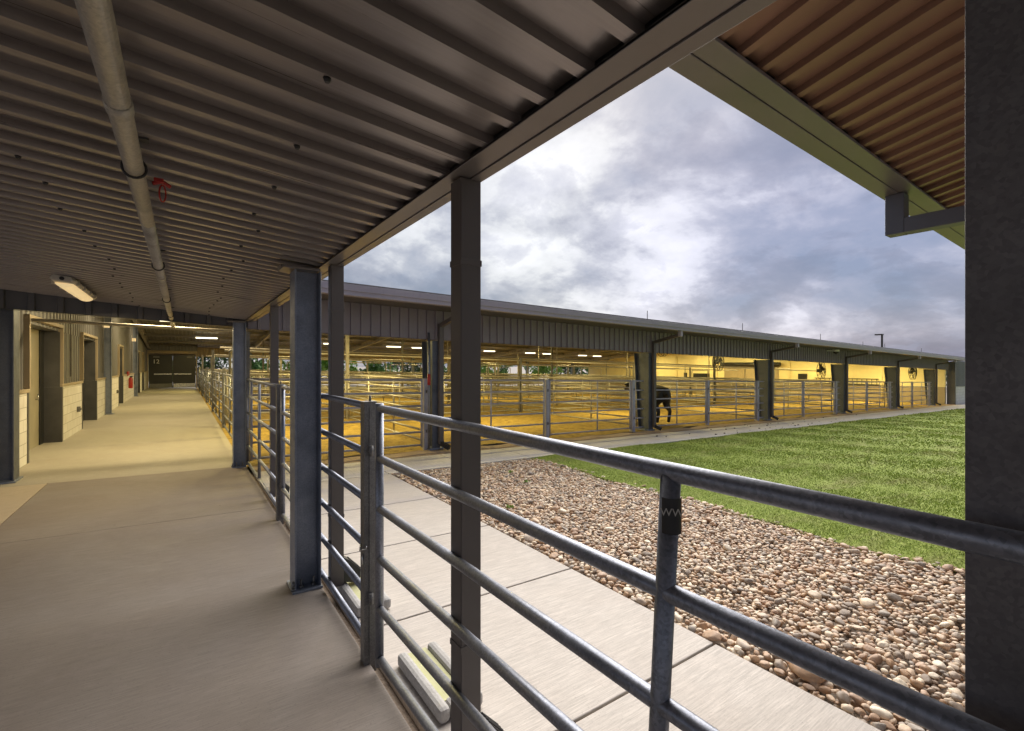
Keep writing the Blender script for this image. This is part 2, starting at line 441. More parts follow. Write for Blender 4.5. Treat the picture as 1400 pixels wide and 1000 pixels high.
# ------------------------------------------------------------------ ceiling pipe, red clamp, canopy light
pl = thing('ceiling_pipe', 'long galvanised pipe hung under the canopy ceiling', 'pipe', (-.151, 4, 2.45))
px, pz = -.151, 2.45
m = MB(); m.tube([(px, -3, pz), (px, 3.1, pz)], .031, 20); m.tube([(px, 3.1, pz), (px, 11.12, pz)], .031, 20)
m.build('pipe', 'galv_overhead', pl)
for y in (1.72, 4.9, 7.9, 10.8): m = MB(); m.tube([(px, y, pz), (px, y + .07, pz)], .0345, 20); m.build('coupling', 'galv_overhead', pl)
for y in (2.28, 4.4, 6.6, 8.6):
    zt = CZ + CS * (.88 - px) - .002
    m = MB(); ring = [(px + .037 * math.cos(a), y, pz + .038 * math.sin(a)) for a in np.linspace(0, 2 * math.pi, 20)]
    m.tube(ring, .005, 6); m.tube([(px, y, pz + .045), (px, y, zt)], .006, 8); m.box(px - .045, px + .045, y - .02, y + .02, zt - .008, zt)
    m.build('hanger', 'black', pl)
m = MB(); rd = thing('red_clamp', 'small red clamp with a dangling wire loop beside the ceiling pipe', 'clamp', (px + .09, 2.5, 2.47))
m.tube([(px + .045, 2.5, 2.47), (px + .08, 2.5, 2.485), (px + .108, 2.51, 2.47)], .009, 8); m.box(px + .05, px + .085, 2.485, 2.515, 2.478, 2.495); m.build('clamp_body', 'red', rd, .003)
m = MB(); m.tube([(px + .08 + .011 * math.cos(a), 2.5 + .006 * math.cos(a), 2.435 + .036 * math.sin(a)) for a in np.linspace(0, 2 * math.pi, 16)], .0035, 6); m.build('wire_loop', 'red', rd)
cr = thing('cross_pipe', 'thin horizontal pipe running across the aisle behind the canopy header', 'pipe', (-.6, 11.2, 2.4))
m = MB(); m.tube([(-2.1, 11.2, 2.475), (.86, 11.2, 2.405), (.95, 11.2, 2.37), (.98, 11.2, 2.28), (.98, 11.2, .05)], .03, 12); m.build('pipe', 'galv_overhead', cr)

WARM = (1.0, .81, .30)
def lamp(parent, loc, power, sx, sy, col=WARM):
    l = bpy.data.lights.new('lamp', 'AREA'); l.shape = 'RECTANGLE'; l.size = sx; l.size_y = sy; l.energy = power * .78; l.color = col
    o = bpy.data.objects.new('lamp', l); COL.objects.link(o); o.parent = parent
    o.location = Vector(loc) - wloc(parent); return o
fx = thing('canopy_light', 'dusty vapour tight strip light fixed to the canopy ceiling', 'light', (-1.04, 7.4, 2.66))
def fixture_canopy():
    x0, y0, y1 = -1.04, 6.75, 8.35
    zc = CZ + CS * (.88 - x0) - .004
    m = MB(); pr = [(-.085, 0), (-.105, -.03), (-.085, -.06), (.085, -.06), (.105, -.03), (.085, 0)]
    ys = [y0, y0 + .06, y1 - .06, y1]; sc_ = [.8, 1, 1, .8]
    q = [(x0 + a * k, y, zc + h - CS * a) for y, k in zip(ys, sc_) for a, h in pr]
    f = [(i * 6 + j, i * 6 + (j + 1) % 6, (i + 1) * 6 + (j + 1) % 6, (i + 1) * 6 + j) for i in range(3) for j in range(6)]
    m.add(q, f + [tuple(range(6))[::-1], tuple(range(18, 24))]); m.build('housing', 'fixture', fx, .004)
    m = MB(); m.sheet(lambda a, y: (x0 + .075 * math.cos(a), y, zc - .061 - .045 * math.sin(a)), np.linspace(0, math.pi, 9), [y0 + .12, y1 - .1], True)
    d = [(x0 + .075 * math.cos(a), zc - .061 - .045 * math.sin(a)) for a in np.linspace(0, math.pi, 9)]
    for yy in (y0 + .12, y1 - .1): m.add([(a, yy, b) for a, b in d], [tuple(range(9))])
    m.build('diffuser', 'diffuser_glow', fx)
    m = MB()
    for y in np.linspace(y0 + .2, y1 - .2, 4):
        for s_ in (-1, 1): m.box(x0 + s_ * .1 - .012, x0 + s_ * .1 + .012, y - .015, y + .015, zc - .07, zc - .02)
    m.build('clip', 'fixture', fx)
    m = MB(); m.lathe((x0, y0 - .012, zc - .03), [(.02, 0), (.02, .02)], 12, 'y'); m.build('cable_gland', 'black', fx)
    lamp(fx, (x0, (y0 + y1) / 2, zc - .14), 9, .12, 1.2, (1, .8, .5))
fixture_canopy()

# ------------------------------------------------------------------ pipe gates and fences
MC = {}
def cached(key, fn, mat):
    if key not in MC: m = MB(); fn(m); MC[key] = m.mesh(key[0], mat)
    return MC[key]
def kid(name, me, parent, loc=(0, 0, 0)):
    o = bpy.data.objects.new(name, me); COL.objects.link(o); o.parent = parent; o.location = loc; return o
def rails(name, label, cat, p, d, L, group, nr=6, top=1.48, bot=.08, r=.0215, n=12, brace=(.5,), posts=(), mat='galv_pipe', tilt=None, ends=True):
    """pipe gate or fence panel starting at p, running along d ('x' or 'y'), L long"""
    sl = -FALL if d == 'x' else 0
    t = thing(name, label, cat, (p[0], p[1], F(p[0])), group)
    P = (lambda a, z: (a, 0, z + sl * a)) if d == 'x' else (lambda a, z: (0, a, z))
    hs = [bot + (top - bot) * k / (nr - 1) for k in range(nr)]
    me = cached(('rail', d, round(L, 3), r, n, mat), lambda m: m.tube([P(r * .6, 0), P(L - r * .6, 0)], r, n), mat)
    for k, h in enumerate(hs):
        if tilt:
            me2 = cached(('rail', d, L, r, 'tilt', k), lambda m: m.tube([P(0, tilt[k]), P(L - r * .6, 0)], r, n), mat); kid('rail', me2, t, (0, 0, h))
        else: kid('rail', me, t, (0, 0, h))
    if ends:
        ue = cached(('upright', d, r, n, top, bot, mat), lambda m: m.tube([(0, 0, bot - .04), (0, 0, top + .028)], r * 1.08, n), mat)
        for a in (0, L): kid('upright', ue, t, P(a, 0))
    for b in brace:
        be = cached(('brace', d, r, n, top, bot, mat), lambda m: m.tube([(0, 0, bot), (0, 0, top - .01)], r * .95, n), mat)
        kid('brace', be, t, P(L * b, 0))
    return t
def square_post(name, label, x, y, group, h=1.5, w=.066, mat='galv_post'):
    t = thing(name, label, 'post', (x, y, F(x)), group)
    def f(m):
        m.box(-w / 2, w / 2, -w / 2, w / 2, -.05, h); m.box(-w / 2 - .003, w / 2 + .003, -w / 2 - .003, w / 2 + .003, h + .0005, h + .012)
        m.box(-w * .1, w * .1, -w / 2 - .006, -w / 2 - .0005, .02, h - .02)
    kid('post', cached(('post', h, w, mat), f, mat), t)
    def hf(m):
        for z in (.35, h - .3):
            m.lathe((0, -w / 2 - .012, z), [(.014, 0), (.014, .06)], 8); m.box(-.02, .02, -w / 2 - .004, -w / 2 + .001, z - .01, z + .07)
        m.tube([(0.01, 0, h + .012), (0.01, 0, h + .045)], .007, 6)
    kid('hinge', cached(('hinge', h, w), hf, 'galv_post'), t)
    return t

GX = .902
G1 = 'galvanised pipe gates along the walkway'
ng = rails('pipe_gate', 'nearest galvanised six rail gate running out of the lower right corner', 'gate', (GX, -.95), 'y', 3.53, G1, tilt=[.13, .12, .1, .04, .01, 0], brace=(), n=20)
# centre brace of the near gate, with its maker's sticker
m = MB(); bx, by = GX, .662; m.tube([(bx, by + .075, F(bx) + .12), (bx, by, F(bx) + 1.475)], .0225, 20); m.build('brace', 'galv_pipe', ng)
m = MB(); m.sheet(lambda a, z: (bx - .0005 - .0232 * math.sin(a), by - .0232 * math.cos(a), F(bx) + z), np.linspace(-.5, 1.9, 10), [1.345, 1.425], True)
st = m.build('sticker', 'black', ng)
def text_obj(txt, size, mat, parent, loc, rot, name='lettering', ext=.0006):
    cu = bpy.data.curves.new(name, 'FONT'); cu.body = txt; cu.size = size; cu.extrude = ext; cu.align_x = 'CENTER'; cu.align_y = 'CENTER'
    to = bpy.data.objects.new('tmp', cu); COL.objects.link(to)
    dg = bpy.context.evaluated_depsgraph_get(); me = bpy.data.meshes.new_from_object(to.evaluated_get(dg))
    bpy.data.objects.remove(to); me.materials.clear(); me.materials.append(M[mat])
    o = bpy.data.objects.new(name, me); COL.objects.link(o); o.parent = parent
    o.location = Vector(loc) - wloc(parent); o.rotation_euler = rot; return o
ang = R(35)
text_obj('WW', .024, 'fixture', st, (bx - .0262 * math.sin(R(48)), by - .0262 * math.cos(R(48)), F(bx) + 1.395), (R(90), 0, -R(48)))
m = MB(); m.sheet(lambda a, z: (bx - .0005 - .0235 * math.sin(a), by - .0235 * math.cos(a), F(bx) + z), np.linspace(-.5, -.25, 4), [1.343, 1.427], True); m.build('sticker_edge', 'red', st)

square_post('gate_post', 'dark square gate post at the hinge end of the nearest gate', .885, 2.61 - .0 + .11, G1 + ' posts', 1.5, .07)
sq = rails('pipe_gate', 'galvanised walkway gate passing behind the near steel column', 'gate', (GX, 2.80), 'y', 2.88, G1, n=16, brace=(.52,))
# spring latch with a bright chain link at the dark post
m = MB(); m.tube([(.86, 2.72, .63), (.845, 2.70, .60), (.84, 2.69, .56)], .006, 8); m.tube([(.85, 2.75, .66), (.83, 2.70, .64), (.85, 2.66, .66), (.87, 2.7, .67)], .005, 6)
centred(m, 'gate_latch', 'chrome', 'bright chain latch hanging on the dark square gate post', 'latch')
square_post('gate_post', 'dark square gate post between the near and far steel columns', .885, 5.78, G1 + ' posts', 1.5, .07)
rails('pipe_gate', 'galvanised walkway gate ending at the far blue grey column', 'gate', (GX, 5.87), 'y', 3.2, G1, n=12, brace=(.55,))
for i in range(6):
    y = 9.65 + 5.7 * i
    rails('pipe_gate', f'{ORD[i]} pipe gate beyond the far column along the aisle', 'gate', (.93, y), 'y', 5.5, 'pipe gates along the barn aisle', n=10, brace=(.33, .66))
    square_post('aisle_post', f'tall square post at the near end of the {ORD[i]} aisle gate', .93, y - .09, 'tall posts along the barn aisle', 2.3 if i % 2 == 0 else 1.62, .09)
# lifted frames over two aisle gates
for i, y in enumerate((13.2, 24.0)):
    t = thing('gate_arch', ['nearer', 'farther'][i] + ' tall pipe arch standing over the aisle gates', 'frame', (1.1, y, F(1.1)))
    m = MB(); m.tube([(1.1, y, -.02), (1.1, y, 2.08), (1.1, y + .04, 2.12), (1.1, y + 2.4, 2.12), (1.1, y + 2.44, 2.08), (1.1, y + 2.44, -.02)], .03, 10)
    m.build('arch_pipe', 'galv_pipe', t)

# ------------------------------------------------------------------ barn
BY = 9.32            # front column line
B0, BP = 4.5, 7.15   # first column and bay width
barn = thing('barn', 'long low open sided livestock barn with charcoal ribbed header', 'barn', (20, 9.3, F(20)))
RY = 44.2; RIDGE = 26.8; EZ = 2.96; EY = 8.2; PS = .083; EX = 43.3
def roof_z(x, y): return EZ + .16 + F(x) + PS * (min(y, 2 * RIDGE - y) - EY)
m = MB(); prof = []
x = -3.0
while x < EX:
    prof += [(x, 0), (x + .10, 0), (x + .12, -.03), (x + .16, -.03), (x + .18, 0)]; x += .2
for (ya, yb) in ((EY + .02, RIDGE), (RIDGE, RY + 1.0)):
    pts = [(a, ya, roof_z(a, ya) + d) for a, d in prof] + [(a, yb, roof_z(a, yb) + d) for a, d in prof]; n = len(prof)
    m.add(pts, [(i, i + 1, n + i + 1, n + i) for i in range(n - 1)])
m.build('roof', 'roof_metal', barn)
def header(name, x0, x1, y, zb, zt, mat, pitch=.2, parent=barn, slope=None):
    m = MB(); prof = []; x = x0
    while x < x1 - 1e-6:
        prof += [(x, 0), (min(x + pitch * .72, x1), 0), (min(x + pitch * .76, x1), -.04), (min(x + pitch * .96, x1), -.04)]; x += pitch
    prof.append((x1, 0))
    n = len(prof)
    zt_ = lambda a: zt + F(a) if not callable(zt) else zt(a)
    zb_ = lambda a: zb + F(a) if not callable(zb) else zb(a)
    m.add([(a, y + d, zb_(a)) for a, d in prof] + [(a, y + d, zt_(a)) for a, d in prof], [(i, i + 1, n + i + 1, n + i) for i in range(n - 1)])
    m.add([(x0, y + .06, zb_(x0)), (x1, y + .06, zb_(x1)), (x1, y + .06, zt_(x1)), (x0, y + .06, zt_(x0))], [(0, 1, 2, 3)])
    m.add([(x0, y - .03, zb_(x0) - .012), (x1, y - .03, zb_(x1) - .012), (x1, y + .075, zb_(x1) - .012), (x0, y + .075, zb_(x0) - .012)], [(0, 1, 2, 3)])
    return m.build(name, mat, parent)
header('header_panel', .92, EX, BY - .03, 2.355, lambda a: roof_z(a, BY) - .05, 'panel')
header('dark_header', -2.6, .915, BY - .02, lambda a: 2.40 - .043 * a, lambda a: CZ + CS * (.88 - a) + .3, 'panel_dark', .3)
m = MB(); m.box(.92, EX + .4, EY + .16, BY - .06, EZ + .02, EZ + .04, True); m.build('soffit', 'trim_dark', barn)
m = MB(); m.box(.92, EX + .5, EY, EY + .15, EZ - .005, EZ + .17, True); m.box(.92, EX + .5, EY - .02, EY - .001, EZ + .07, EZ + .185, True)
m.build('gutter', 'gutter_lilac', barn, .006)
m = MB(); m.box(.92, EX + .5, EY + .01, EY + .4, EZ + .19, EZ + .215, True)
m.build('roof_edge', 'trim', barn)
for n in range(6):
    x = B0 + BP * n; z = F(x)
    # tapered frame column: straight outer flange, inner flange leaning in towards the top
    m = MB(); yo, yb, yt, zt = BY - .05, BY + .33, BY + .50, 2.338 + z
    def plate(ya0, yb0, ya1, yb1, xa, xb):
        q = [(xx, yy, zz) for xx in (xa, xb) for yy, zz in ((ya0, z), (yb0, z), (yb1, zt), (ya1, zt))]
        m.add(q, [(3, 2, 1, 0), (4, 5, 6, 7), (0, 1, 5, 4), (1, 2, 6, 5), (2, 3, 7, 6), (3, 0, 4, 7)])
    plate(yo, yo + .014, yo, yo + .014, x - .1, x + .1); plate(yb, yb + .014, yt, yt + .014, x - .1, x + .1); plate(yo + .015, yb - .001, yo + .015, yt - .001, x - .006, x + .006)
    c = m.build('column', 'galv_barn', barn)
    m = MB(); m.box(x - .17, x + .17, BY - .08, BY + .38, z - .02, z + .018); m.build('base_plate', 'galv_col', c)
    # downspout: short drop from the gutter, arm back to the wall, drop to the ground
    xs_ = x + .02
    m = MB(); m.box(xs_, xs_ + .1, EY + .03, EY + .13, EZ - .17 + z, EZ - .006 + z)
    m.build('outlet', 'gutter_lilac', barn, .004)
    m = MB()
    m.bar((xs_ + .05, EY + .13, EZ - .13 + z), (xs_ + .05, BY - .12, EZ - .30 + z), .085, .085); m.box(xs_, xs_ + .1, BY - .165, BY - .072, .1 + z, EZ - .26 + z)
    ds = m.build('downspout', 'trim_dark', barn, .004)
    m = MB(); m.bar((xs_ + .05, BY - .12, .13 + z), (xs_ + .16, BY - .30, .03 + z), .1, .09); m.build('elbow', 'black', ds, .003)
# rafters under the roof
for n in range(-1, 6):
    x = B0 + BP * n if n >= 0 else -2.0
    for (ya, yb) in ((BY + .2, RIDGE - .02), (RIDGE + .02, RY)):
        m = MB()
        for dz, hh, ww in ((-.10, .02, .16), (-.42, .02, .16)): m.bar((x, ya, roof_z(x, ya) + dz), (x, yb, roof_z(x, yb) + dz), ww, hh)
        m.bar((x, ya, roof_z(x, ya) - .26), (x, yb, roof_z(x, yb) - .26), .012, .30)
        m.build('rafter', 'galv_overhead', barn)
for i, y in enumerate(np.arange(12, 44, 3.2)):
    m = MB(); m.bar((-2.1, y, roof_z(-2.1, y) - .14), (EX, y, roof_z(EX, y) - .14), .06, .17); m.build('purlin', 'roof_metal', barn)
# rear side: header, columns, low rail wall
header('rear_header', -2.2, EX, RY, lambda a: 2.42 + F(a), lambda a: roof_z(a, RY) - .04, 'tan_wall')
for n in range(6):
    x = B0 + BP * n; m = MB(); ibeam(m, x, RY - .1, F(x), 2.9 + F(x), .3, .24, .014); m.build('rear_column', 'galv_col', barn)
# end wall at the right, cream over a block base, with a roll-up door
m = MB()
pf = [(BY + .1, 1.15 + F(EX)), (RY + .2, 1.15 + F(EX)), (RY + .2, roof_z(EX, RY + .2) - .06), (RIDGE, roof_z(EX, RIDGE) - .06), (BY + .1, roof_z(EX, BY + .1) - .06)]
m.add([(EX, a, b) for a, b in pf] + [(EX + .2, a, b) for a, b in pf], [(0, 1, 2, 3, 4), (9, 8, 7, 6, 5)] + [(i, i + 5, (i + 1) % 5 + 5, (i + 1) % 5) for i in range(5)])
ew = m.build('end_wall', 'cream_wall', barn)
m = MB()
prof = []; y = 20.5
while y < 25.6: prof += [(y, 0), (y + .08, -.02), (y + .16, 0)]; y += .16
n = len(prof); m.add([(EX - .05 + d, y_, .05 + F(EX)) for y_, d in [(p, q) for p, q in prof]] + [(EX - .05 + d, y_, 2.55 + F(EX)) for y_, d in prof], [(i, i + 1, n + i + 1, n + i) for i in range(n - 1)])
rdoor = m.build('roll_up_door', 'tan_wall', ew)
m = MB(); m.tube([(EX - .25, 20.3, 2.75 + F(EX)), (EX - .25, 25.8, 2.75 + F(EX))], .2, 16); m.build('door_drum', 'door_dark', rdoor)
m = MB(); m.box(EX - .03, EX + .2, BY + .1, RY + .2, -.1 + F(EX), 1.145 + F(EX)); m.build('block_base', 'tan_wall', barn)
for y0, y1, z0, z1 in ((27.2, 29.0, 1.2, 1.85), (18.2, 18.9, 1.35, 1.95), (29.8, 30.1, 1.1, 1.9)):
    m = MB(); m.box(EX - .1, EX - .002, y0, y1, z0 + F(EX), z1 + F(EX))
    for k in range(5):
        yy = y0 + (y1 - y0) * (.12 + .18 * k); m.box(EX - .115, EX - .1, yy, yy + (y1 - y0) * .1, z0 + .08 + F(EX), z1 - .08 + F(EX))
    m.build('wall_louvre', 'door_dark', barn)
for y in (13.0, 15.6, 19.6, 26.4, 31, 33.5):
    m = MB(); m.tube([(EX - .06, y, F(EX)), (EX - .06, y, 3.6 + F(EX))], .05, 8); m.build('wall_conduit', 'cream_wall', barn)
m = MB(); m.box(EX - .16, EX - .031, 13.2, 17.6, 1.16 + F(EX), 1.22 + F(EX))
for k in range(14):
    yy = 13.3 + k * .32; m.box(EX - .1, EX - .08, yy, yy + .03, 1.22 + F(EX), 1.62 + F(EX))
m.box(EX - .11, EX - .075, 13.2, 17.6, 1.6 + F(EX), 1.64 + F(EX)); m.build('wall_rack', 'door_dark', barn)
# right of the barn: grey metal wall over white block, carrying on in line with the front
header('grey_wall', EX + .42, 75, 9.0, 1.22, 3.0, 'wall_grey', .3)
m = MB(); m.box(EX + .42, 75, 9.03, 9.3, -.1, 1.215, True); m.build('white_block_base', 'block', barn)
m = MB(); m.box(EX + .25, EX + .415, 8.95, 9.4, -.1 + F(EX), 2.9 + F(EX)); m.build('corner_post', 'panel_dark', barn)
# lightning rods
for x, y, h in ((5.0, 9.0, .42), (11.9, 9.6, .44), (11.6, 11.2, .3), (16.9, 9.3, .42), (20.4, 11, .3), (23.4, 9.3, .42), (29.2, 9.6, .36), (31.0, 9.2, .4), (38.0, 9.4, .42), (8.6, 12, .2)):
    z = roof_z(x, y); m = MB(); m.tube([(x, y, z), (x, y, z + h)], .012, 6); m.lathe((x, y, z), [(.04, 0), (.02, .05)], 8); m.build('lightning_rod', 'trim_dark', barn)

# ------------------------------------------------------------------ aisle building on the left
WX = -2.15
blk = thing('stable_block', 'block and ribbed metal building wall along the left of the aisle', 'building', (WX, 20, 0))
ops = [(11.25, 13.9), (16.5, 18.9), (25.0, 26.6), (34.6, 36.4), (38.5, 40.0)]
DZ = 2.42; SILL = 1.24
def wallseg(y0, y1, z0, z1, mat, name, parent=blk, x=WX, th=.3):
    m = MB(); m.box(x - th, x, y0, y1, z0, z1); return m.build(name, mat, parent)
segs = []; y = 9.6
for a, b in ops: segs.append((y, a)); y = b
segs.append((y, 44.1))
zf = F(WX)
def ribwall(y0, y1, z0, z1, name):
    m = MB(); prof = []; y = y0
    while y < y1: prof += [(y, 0), (min(y + .22, y1), 0), (min(y + .24, y1), .022), (min(y + .28, y1), .022)]; y += .3
    prof.append((y1, 0)); n = len(prof)
    m.add([(WX - .05 + d, a, z0) for a, d in prof] + [(WX - .05 + d, a, z1) for a, d in prof], [(i, i + 1, n + i + 1, n + i) for i in range(n - 1)])
    m.box(WX - .3, WX - .055, y0, y1, z0, z1)
    return m.build(name, 'wall_panel', blk)
for (a, b) in segs:
    wallseg(a, b, zf, SILL, 'block', 'block_wainscot')
    m = MB(); m.box(WX - .05, WX + .02, a - .0, b, SILL + .001, SILL + .06); m.build('sill_cap', 'tan_wall', blk, .004)
    ribwall(a, b, SILL + .061, DZ + .02, 'metal_panel')
ribwall(9.6, 44.1, DZ + .021, 5.0, 'metal_panel')
m = MB(); m.box(-12, WX - .36, 9.62, 44.1, 1.31, 4.3); m.build('side_wall', 'wall_panel', blk)
m = MB(); m.box(-12, WX - .36, 9.60, 44.1, -.1, 1.305); m.build('side_base', 'block', blk)
m = MB(); m.box(-12.3, WX - .36, 9.4, 44.3, 4.305, 4.4); m.build('side_roof', 'roof_metal', blk)
for i, (a, b) in enumerate(ops):
    m = MB(); m.box(WX - .32, WX + .014, b - .012, b + .10, zf, SILL - .003); m.box(WX - .32, WX - .02, b - .012, b + .012, SILL - .002, DZ)
    m.build('door_jamb', 'steel_jamb', blk)
    m = MB(); m.box(WX - .32, WX + .01, a - .08, a + .012, zf, SILL - .003); m.build('door_jamb', 'steel_jamb', blk)
    m = MB()
    m.box(WX - .06, WX + .03, a - .06, a, SILL + .065, DZ + .08); m.box(WX - .06, WX + .03, b + .0135, b + .075, SILL + .065, DZ + .08); m.box(WX - .06, WX + .031, a - .06, b + .075, DZ + .082, DZ + .15)
    m.build('door_trim', 'tan_wall', blk, .003)
    m = MB(); m.box(WX - .34, WX - .29, a + .015, b - .014 - (b - a) * .12, zf, DZ + .015); d = m.build('door', 'door_tan' if i == 0 else 'door_dark', blk)
    m = MB(); m.box(WX - .345, WX - .27, b - .013 - (b - a) * .12 + .001, b - .014, zf, DZ + .01); m.build('door_edge', 'black', blk)
    m = MB(); m.tube([(WX - .25, b - .6, 1.0), (WX - .25, b - .6, 1.12)], .012, 8); m.box(WX - .29, WX - .25, b - .61, b - .59, 1.0, 1.03); m.build('handle', 'chrome', d)
for y, w in ((9.63, .28), (21.0, .14), (32.3, .18)):
    x = -2.09; m = MB(); ibeam(m, x, y, zf, 4.4, .2 if y > 10 else .26, w, .012); c = m.build('column', 'galv_barn' if y < 10 else 'galv_col', blk)
    m = MB(); m.box(x - .16, x + .16, y - .2, y + .2, zf, zf + .02); m.build('base_plate', 'galv_col', c)
for y, z in ((15.7, .55), (24.2, .6)):
    m = MB(); m.box(WX, WX + .06, y, y + .12, z, z + .13); m.lathe((WX + .06, y + .06, z + .065), [(.03, 0), (.025, .02)], 10, 'x'); m.build('outlet_box', 'galv_post', blk, .004)
for y in (10.5, 14.8, 20.2, 22.0, 30.5):
    m = MB(); m.tube([(WX + .02, y, SILL + .2), (WX + .02, y, 4)], .015, 8); m.build('conduit', 'galv_post', blk)
for y in (20.2, 30.9): m = MB(); m.box(WX, WX + .16, y, y + .24, 2.95, 3.1); m.build('wall_lamp', 'diffuser_glow', blk)
# far end: wall with the double doors
m = MB(); D0, D1, DT = -2.03, .80, 2.47
m.box(-2.14, D0 - .02, 43.2, 43.4, zf, DT + .12); m.box(D1 + .02, D1 + .1, 43.2, 43.4, F(.8), DT + .12); m.box(-2.14, D1 + .1, 43.2, 43.4, DT + .121, DT + .32)
m.build('end_frame', 'tan_wall', blk)
header('end_panel', -2.14, .92, 43.25, DT + .33, 3.6, 'wall_panel', .2, blk)
xm = (D0 + D1) / 2
for k, (a, b) in enumerate(((D0, xm - .006), (xm + .006, D1))):
    m = MB(); m.box(a, b, 43.22, 43.29, .04, DT); d = m.build('door', 'door_dark', blk)
    m = MB(); m.box(a + .3 if k == 0 else a + .08, b - .08 if k == 0 else b - .3, 43.10, 43.15, 1.03, 1.10)
    for xx in ((a + .33, b - .12) if k == 0 else (a + .12, b - .33)): m.box(xx, xx + .06, 43.151, 43.219, 1.02, 1.11)
    m.build('push_bar', 'chrome', d)
    m = MB(); m.box(a + .04, b - .04, 43.205, 43.217, .06, .36); m.build('kick_plate', 'galv_post' if k == 0 else 'chrome', d)
    m = MB(); m.box(a + .25 if k == 0 else b - .55, a + .62 if k == 0 else b - .2, 43.12, 43.217, 2.28, 2.38); m.build('door_closer', 'galv_post', d)
    if k == 0: text_obj('12', .42, 'white', d, (a + .42, 43.215, 1.98), (R(90), 0, 0), 'door_number', .002)

# fire extinguisher
ex = thing('fire_extinguisher', 'red fire extinguisher hung on the white block wall', 'extinguisher', (WX + .12, 28.7, .62))
m = MB(); m.lathe((WX + .12, 28.7, .62), [(.075, 0), (.085, .02), (.085, .44), (.06, .50), (.03, .53)], 16); m.build('cylinder', 'red', ex)
m = MB(); m.box(WX + .08, WX + .19, 28.66, 28.74, 1.14, 1.2); m.tube([(WX + .12, 28.7, 1.18), (WX + .25, 28.7, 1.2), (WX + .25, 28.7, .8)], .016, 8); m.build('hose', 'black', ex)
m = MB(); m.box(WX + .001, WX + .05, 28.4, 29.05, 1.22, 1.42); centred(m, 'alarm_box', 'red', 'small red box above the fire extinguisher', 'box')

# ------------------------------------------------------------------ barn front gates
GF = 'pipe gates along the barn front'
def bfy(): return BY + .06
zf_ = BY + .1
bays = [(.99, B0 - .16)] + [(B0 + BP * i + .16, B0 + BP * (i + 1) - .16) for i in range(5)]
k = 0
for i, (a, b) in enumerate(bays):
    where = 'between the aisle and the first barn column' if i == 0 else f'between the {ORD[i-1]} and {ORD[i]} barn columns'
    if i == 0:
        rails('pipe_gate', f'single pipe gate {where}', 'gate', (a, zf_), 'x', b - a - .12, GF, mat='galv_light', n=10, brace=(.42,))
        square_post('front_post', f'square gate post beside the first barn column', b - .03, zf_, 'square posts along the barn front', 1.5, .1, 'galv_light'); continue
    mid = a + .445 * (b - a)
    rails('pipe_gate', f'left pipe gate {where}', 'gate', (a + .02, zf_), 'x', mid - a - .12, GF, mat='galv_light', n=10, brace=(.45,))
    square_post('front_post', f'square double post in mid bay {where}', mid, zf_, 'square posts along the barn front', 1.5, .09, 'galv_light')
    e = b - .5
    rails('pipe_gate', f'right pipe gate {where}', 'gate', (mid + .1, zf_), 'x', e - mid - .2, GF, mat='galv_light', n=10, brace=(.56,))
    square_post('front_post', f'wide square post at right, {where}', e, zf_, 'square posts along the barn front', 1.5, .13, 'galv_light')
    rails('short_fence', f'short rail panel at right, {where}', 'fence', (e + .09, zf_), 'x', b - e - .05, 'short rail panels beside the barn columns', mat='galv_light', n=8, brace=(), ends=False)
# conduit with a red marker sleeve at the first column
cd = thing('conduit_pipe', 'vertical conduit with a red sleeve beside the first barn column', 'conduit', (B0 - .2, BY - .12, F(B0)))
m = MB(); m.tube([(B0 - .2, BY - .1, F(B0) + .02), (B0 - .2, BY - .1, 2.4)], .025, 10); m.build('conduit', 'galv_pipe', cd)
m = MB(); m.tube([(B0 - .2, BY - .1, 1.28), (B0 - .2, BY - .1, 1.52)], .034, 12); m.build('red_sleeve', 'red', cd)

# ------------------------------------------------------------------ pens inside
PG = 'pipe fence panels of the inner pens'
rows = [16.0, 22.5, 29.0, 36.0]
lines = [B0 + BP * i for i in range(6)]
bx_ = [1.0] + lines
for r_, y in enumerate(rows):
    for c_ in range(6):
        a, b = bx_[c_] + .06, bx_[c_ + 1] - .06
        rails('pen_fence', f'pipe fence panel in the {ORD[r_]} cross row of pens, {ORD[c_]} bay from the aisle', 'fence', (a, y), 'x', b - a, PG, n=8, brace=(.25, .5, .75), mat='galv_overhead', nr=7, r=.026)
ys = [9.75] + rows + [43.9]
for c_, x in enumerate(lines[:5]):
    for r_ in range(5):
        if c_ > 2 and r_ > 3: continue
        a, b = ys[r_] + .08, ys[r_ + 1] - .08
        rails('pen_fence', f'pipe fence panel running back from the {ORD[c_]} barn column, {ORD[r_]} pen deep', 'fence', (x + .02, a), 'y', b - a, PG, n=8, brace=(.33, .66), mat='galv_overhead', nr=7, r=.026)
for r_, y in enumerate(rows):
    for c_, x in enumerate(lines[:5]):
        t = thing('pen_post', f'tall steel pen post where the {ORD[r_]} cross row meets the {ORD[c_]} column line', 'post', (x, y, F(x)), 'tall steel posts between the pens')
        h = (2.25 if (r_ + c_) % 3 else 3.6)
        m = MB(); m.box(x - .05, x + .05, y - .05, y + .05, F(x) - .05, F(x) + h); m.build('post', 'galv_post' if (r_ + c_) % 2 else 'galv_overhead', t)
        m = MB(); m.lathe((x, y, F(x) + h + .0005), [(.075, 0), (.06, .02)], 8); m.build('cap', 'galv_post', t)
